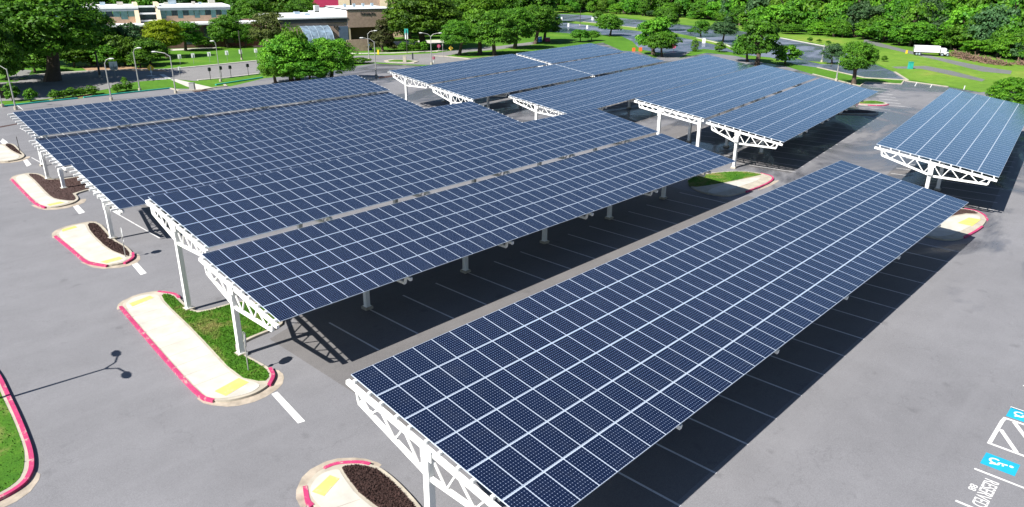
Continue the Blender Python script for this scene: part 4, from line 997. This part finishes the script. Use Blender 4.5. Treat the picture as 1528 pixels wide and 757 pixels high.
lamp(551, 90, 46.5, (1,), 'lamp post with arm right in front of the yew', reach=1.6)
lamp(644, 96.5, 50, (-1, 1), 'two armed lamp post with pale foot beside the distant canopies', reach=1.9)
lamp(1247.6, 121, 80, (), 'slim grey pole on the verge left of the shapely tree', name='pole', r=.10)
lamp(1226, 93, 62, (), 'thin pole on the red kerbed island in the damp lot', name='pole', r=.07)
lamp(865.5, 38, 14, (), 'thin dark pole in the far damp lot', 'darkpole', name='pole', r=.09)
lamp(0, 0, 0, (-1, 1), 'two armed lamp post on the lawn corner whose shadow crosses the tarmac', P=(-9.9, 19.0, 0), h=6.45, reach=1.15, ang=R(80), r=.07)
def sign(bx_, by, label, faces, m='pole', P=None, h=None, ty=None, r=.03, yaw=None, name='road_sign', group=None):
    """faces: (shape, centre height fraction, width, height, material)"""
    P = P or gp(bx_, by); h = h or zat(P, bx_, ty)
    t = thing(name, label, 'sign', P, 0, group)
    b = MB(); b.tube([(0, 0, 0), (0, 0, h)], r, 6); b.build('post', M[m], t)
    v = np.array(P[:2])-CAMP[:2]; a = math.atan2(v[1], v[0])+math.pi/2 if yaw is None else yaw
    ca, sa = math.cos(a), math.sin(a)
    for shp, zc_, w_, hh, mm in faces:
        n = {'disc': 20, 'oct': 8, 'dia': 4, 'rect': 4}[shp]; pts = []
        for k in range(n):
            q = 2*math.pi*k/n+(math.pi/8 if shp == 'oct' else 0)
            if shp == 'rect': x, z = ((-1, -1), (1, -1), (1, 1), (-1, 1))[k]
            else: x, z = math.cos(q), math.sin(q)
            pts.append((x*w_/2, zc_*h+z*hh/2))
        b = MB(); o_ = .05
        b.hexa([(x*ca+sa*o_, x*sa-ca*o_, z) for x, z in pts], [(x*ca+sa*(o_+.025), x*sa-ca*(o_+.025), z) for x, z in pts]); b.build('sign_plate', M[mm], t)
    return t
ya = R(-100)
sign(371.3, 556.6, 'round topped grey sign post on the grass strip of the long island', [('oct', .80, .82, .82, 'signgrey'), ('disc', .47, .28, .28, 'signgrey')], 'pole', h=2.55, yaw=R(60), r=.035)
sign(188, 386, 'round sign on a thin post at the tip of the mid sized mulch island', [('oct', .84, .8, .8, 'signface'), ('disc', .56, .3, .3, 'signface')], 'pole', h=2.5, yaw=R(75), r=.035)
sign(30, 228, 'thin dark sign post on the farthest left island', [('rect', .9, .05, .6, 'pole')], 'darkpole', ty=204, r=.04)
sign(172.4, 115.5, 'white sign with two plates on a thin post by the dark utility pole', [('rect', .87, 1.5, 1.5, 'signface'), ('rect', .66, 1.3, .7, 'signgrey')], ty=95, r=.05)
sg = 'small white signs on the grass bank'
for x, y, t_, lb in ((269.5, 97, 82.5, 'small white sign, leftmost on the grass bank'), (289.5, 95.5, 81, 'small white sign, second from the left on the bank'), (313.5, 93.5, 79, 'small white sign, third from the left on the bank'),
                 (339.7, 91.5, 77, 'small white sign in the middle of the grass bank'), (360, 88.7, 75.5, 'small white sign hard by the dark pole on the bank'), (382.5, 86, 74, 'small white sign, rightmost on the grass bank')):
    sign(x, y, lb, [('rect', .86, .75, 1.0, 'signface')], 'pole', ty=t_, r=.045, group=sg)
for x, y, t_, lb in ((314.5, 120, 101, 'dark parking meter, leftmost of the row by the road'), (331, 117.5, 99, 'dark parking meter behind the slim pole lamp'), (345, 116, 98, 'dark parking meter, third from the left of the row'),
                 (371, 113, 95.5, 'dark parking meter, fourth of the row by the road'), (395, 109.5, 92.5, 'dark parking meter half hidden by the broad bright tree')):
    P = gp(x, y); h = zat(P, x, t_); t = thing('parking_meter', lb, 'parking meter', P, 0, 'parking meters by the road')
    b = MB(); b.tube([(0, 0, 0), (0, 0, h*.75)], .06, 6); b.build('post', M['darkpole'], t)
    b = MB(); b.box((0, 0, h*.85), (.5, .4, h*.24)); b.box((0, 0, h*.985), (.4, .3, h*.05)); b.build('meter_head', M['darktrim'], t)
sign(226.5, 113, 'yellow diamond warning sign at the zebra crossing', [('dia', .82, 1.5, 1.6, 'signyellow'), ('rect', .45, .4, .5, 'signface')], 'signface', ty=99, r=.06)
sign(269.5, 116, 'small pale sign on a thin post near the grass corner', [('rect', .88, .5, .7, 'signface')], 'pole', ty=100.5, r=.04)
sign(655, 78, 'red octagonal sign on the verge right of the two armed lamp', [('oct', .86, .95, .95, 'pink')], 'pole', ty=67.5, r=.05)
sign(661, 86, 'bare grey post standing beside the red octagonal sign', [('rect', .95, .3, .5, 'pole')], 'pole', ty=66, r=.06)
sign(673, 84, 'orange diamond warning sign under the dark verge tree', [('dia', .84, 1.2, 1.3, 'signyellow')], 'pole', ty=70, r=.05)
sign(647.5, 96, 'low red and white sign at the foot of the two armed lamp', [('rect', .72, .6, .7, 'pink'), ('rect', .3, .35, .5, 'signface')], 'pole', ty=83, r=.05)
sign(607.5, 80, 'tall pole with teal and white banner by the hedge', [('rect', .93, 1.0, 1.5, 'teal'), ('rect', .74, .8, 1.6, 'signface')], 'darkpole', ty=45, r=.09)
sign(1005, 76.5, 'red octagonal sign at the entrance to the damp lot', [('oct', .84, 1.3, 1.3, 'pink')], 'pole', ty=68, r=.05)
sign(834, 48, 'teal banner sign on the edge of the far damp lot', [('rect', .7, .9, 3, 'teal')], 'pole', ty=24, r=.06)
def thingbox(name, label, cat, bx_, by, w_, h, m, top=None, d=None, group=None, lid=None):
    P = gp(bx_, by); t = thing(name, label, cat, P, YAW-math.pi/2, group); d = d or w_*.7
    b = MB(); b.hexa([(-w_/2, -d/2, 0), (w_/2, -d/2, 0), (w_/2, d/2, 0), (-w_/2, d/2, 0)], [(-w_*.46, -d*.46, h), (w_*.46, -d*.46, h), (w_*.46, d*.46, h), (-w_*.46, d*.46, h)]); b.build('body', M[m], t)
    b = MB(); b.box((0, 0, h+.05), (w_*1.05, d*1.05, .1)); b.build('cap', M[lid or m], t); return t
thingbox('utility_cabinet', 'grey utility cabinet at the end of the footpath beside the canopy', 'cabinet', 287.5, 135, .95, 1.3, 'pole')
thingbox('pillar', 'squat beige pillar on the small kerbed median near the two armed lamp', 'pillar', 604, 94, .8, 1.5, 'concrete')
thingbox('bollard', 'short dark post on the road right of the beige pillar', 'bollard', 616, 89, .35, 1.5, 'darktrim')
thingbox('recycling_bin', 'blue bin, left of two beside the lamp in front of the yew', 'bin', 549.5, 74.5, .8, 1.2, 'blue', lid='darktrim')
thingbox('recycling_bin', 'blue bin, right of two beside the lamp in front of the yew', 'bin', 553, 74.5, .8, 1.3, 'blue', lid='blue')
thingbox('hydrant', 'yellow hydrant on the grass by the yew', 'hydrant', 564.5, 81, .5, 1.0, 'signyellow')
thingbox('barrier', 'orange traffic barrier, left of two at the end of the back canopy', 'barrier', 945.5, 76.5, .8, .8, 'orange', d=.4, group='orange barriers')
thingbox('barrier', 'orange traffic barrier, right of two at the end of the back canopy', 'barrier', 955.5, 76.5, .9, .9, 'orange', d=.4, group='orange barriers')
thingbox('kiosk', 'white pillar box on the kerbed median tip', 'kiosk', 1050, 64.5, .9, 1.4, 'signface')
thingbox('toilet_cabin', 'teal portable cabin alone on the field', 'cabin', 1358, 103, 1.0, 1.5, 'teal')
thingbox('hydrant', 'small yellow marker post left of the white truck', 'marker', 1352.5, 80, .45, .8, 'signyellow')
thingbox('equipment_box', 'blue and white box under the paired dark trunks', 'box', 805, 62.5, 1.6, 1.5, 'blue', lid='signface')
thingbox('equipment_box', 'pinkish box under the right one of the paired trunks', 'box', 817, 62, 1.6, 1.1, 'pink', lid='signface')
for x, y in ((838, 29), (848, 39), (876, 42)): thingbox('marker_post', 'small white marker standing in the far damp lot', 'marker', x, y+1, .7, 1.2, 'signface', group='white markers in the far lot')
for x, y in ((884, 29), (889, 29)): thingbox('marker_post', 'white marker by the small dark median tree', 'marker', x, y+1, .9, 1.4, 'signface', group='white markers by the median')
b = MB()
for k, (x, y) in enumerate(((595, 89.2), (624, 92.2))): pass
md = [gp(x, y)[:2] for x, y in ((573, 91.5), (584, 89.5), (612, 90.5), (625, 92.5), (618, 94.5), (577, 93.5))]
b.prism(md, 0, .16); t = b.build('traffic_island', M['concrete']); tag(t, 'small pale kerbed median carrying the beige pillar', 'traffic island')
cx = sum(p[0] for p in md)/6; cy = sum(p[1] for p in md)/6
b = MB(); b.prism([(cx+(p[0]-cx)*.82, cy+(p[1]-cy)*.7) for p in md], .1, .18); o = b.build('grass_bed', M['lawn'], t)
# white semi trailer
A = np.array(gp(1363, 83)); B_ = np.array(gp(1416, 85)); v = B_-A; Lt = float(np.hypot(v[0], v[1])); a = math.atan2(v[1], v[0])
tr = thing('semi_truck', 'white box lorry parked along the edge of the woodland', 'lorry', tuple(map(float, A)), a)
ht = zat(A, 1363, 68.3); wd = 2.6
b = MB(); b.box((Lt*.36, wd/2, 1.0+(ht-1.0)/2), (Lt*.72, wd, ht-1.0)); bx_o = b.build('box_body', M['trailer'], tr)
b = MB(); b.box((Lt*.01-.08, wd/2, 1.0+(ht-1.0)/2), (.05, wd*.9, (ht-1.0)*.92)); b.build('rear_door', M['signgrey'], bx_o)
b = MB(); b.box((Lt*.36, wd/2, .85), (Lt*.7, .9, .28)); b.build('chassis', M['darktrim'], tr)
hc = ht*.80
b = MB(); x0, x1 = Lt*.755, Lt
b.hexa([(x0, .05, .6), (x1, .05, .6), (x1, wd-.05, .6), (x0, wd-.05, .6)], [(x0, .1, hc), (x1-.9, .1, hc), (x1-.9, wd-.1, hc), (x0, wd-.1, hc)]); cb = b.build('cab', M['trailer'], tr)
b = MB(); b.hexa([(x1-.36, .3, hc*.55), (x1-.33, .3, hc*.55), (x1-.33, wd-.3, hc*.55), (x1-.36, wd-.3, hc*.55)], [(x1-.80, .35, hc*.93), (x1-.77, .35, hc*.93), (x1-.77, wd-.35, hc*.93), (x1-.80, wd-.35, hc*.93)]); b.build('windscreen', M['window'], cb)
b = MB(); b.box((x0+1.5, .03, hc*.74), (.6, .06, .5)); b.build('side_window', M['window'], cb)
for x in (Lt*.08, Lt*.16, Lt*.80, Lt*.95):
    for y in (.15, wd-.15):
        b = MB(); b.tube([(x, y-.15, .5), (x, y+.15, .5)], .5, 14); wh = b.build('wheel', M['rubber'], tr)
        b = MB(); b.tube([(x, y-.17, .5), (x, y+.17, .5)], .24, 10); b.build('hub', M['silver'], wh)
# heap of cut brush beside it
def heap(name, label, pl, w_, h, seed):
    r = random.Random(seed); b = MB(); P0 = gp(*pl[0])
    for i in range(len(pl)-1):
        p, q = gp(*pl[i]), gp(*pl[i+1]); L_ = math.dist(p, q)
        for k in range(int(L_*16)):
            f = r.random(); x = p[0]+(q[0]-p[0])*f-P0[0]; y = p[1]+(q[1]-p[1])*f-P0[1]; g = r.gauss(0, .42); nx, ny = -(q[1]-p[1])/L_, (q[0]-p[0])/L_
            z = h*math.exp(-g*g*3)*r.uniform(.0, 1.0); c = Vector((x+nx*g*w_, y+ny*g*w_, z)); d_ = Vector((r.gauss(0, 1), r.gauss(0, 1), r.gauss(0, .35))).normalized()*r.uniform(.4, 1.1)
            b.beam(c-d_, c+d_, r.uniform(.06, .2), r.uniform(.06, .18))
    o = b.build(name, M['brush'], None, P0); tag(o, label, 'brush pile')
heap('brush_pile', 'long heap of brown cut branches in front of the woodland, right of the lorry', [(1420, 83.5), (1440, 88), (1470, 94), (1503, 98.5)], 2.0, 1.6, 4)
heap('brush_pile', 'second brown heap of branches at the right picture edge', [(1517, 95.5), (1532, 98)], 1.6, 1.2, 6)
# drain covers
for x, y, lb in ((421, 544, None), (455, 110, None)): pass
for k, (x, y) in enumerate(((21.0, 195.0), (58, 232.5), (133, 290.5))):
    pass
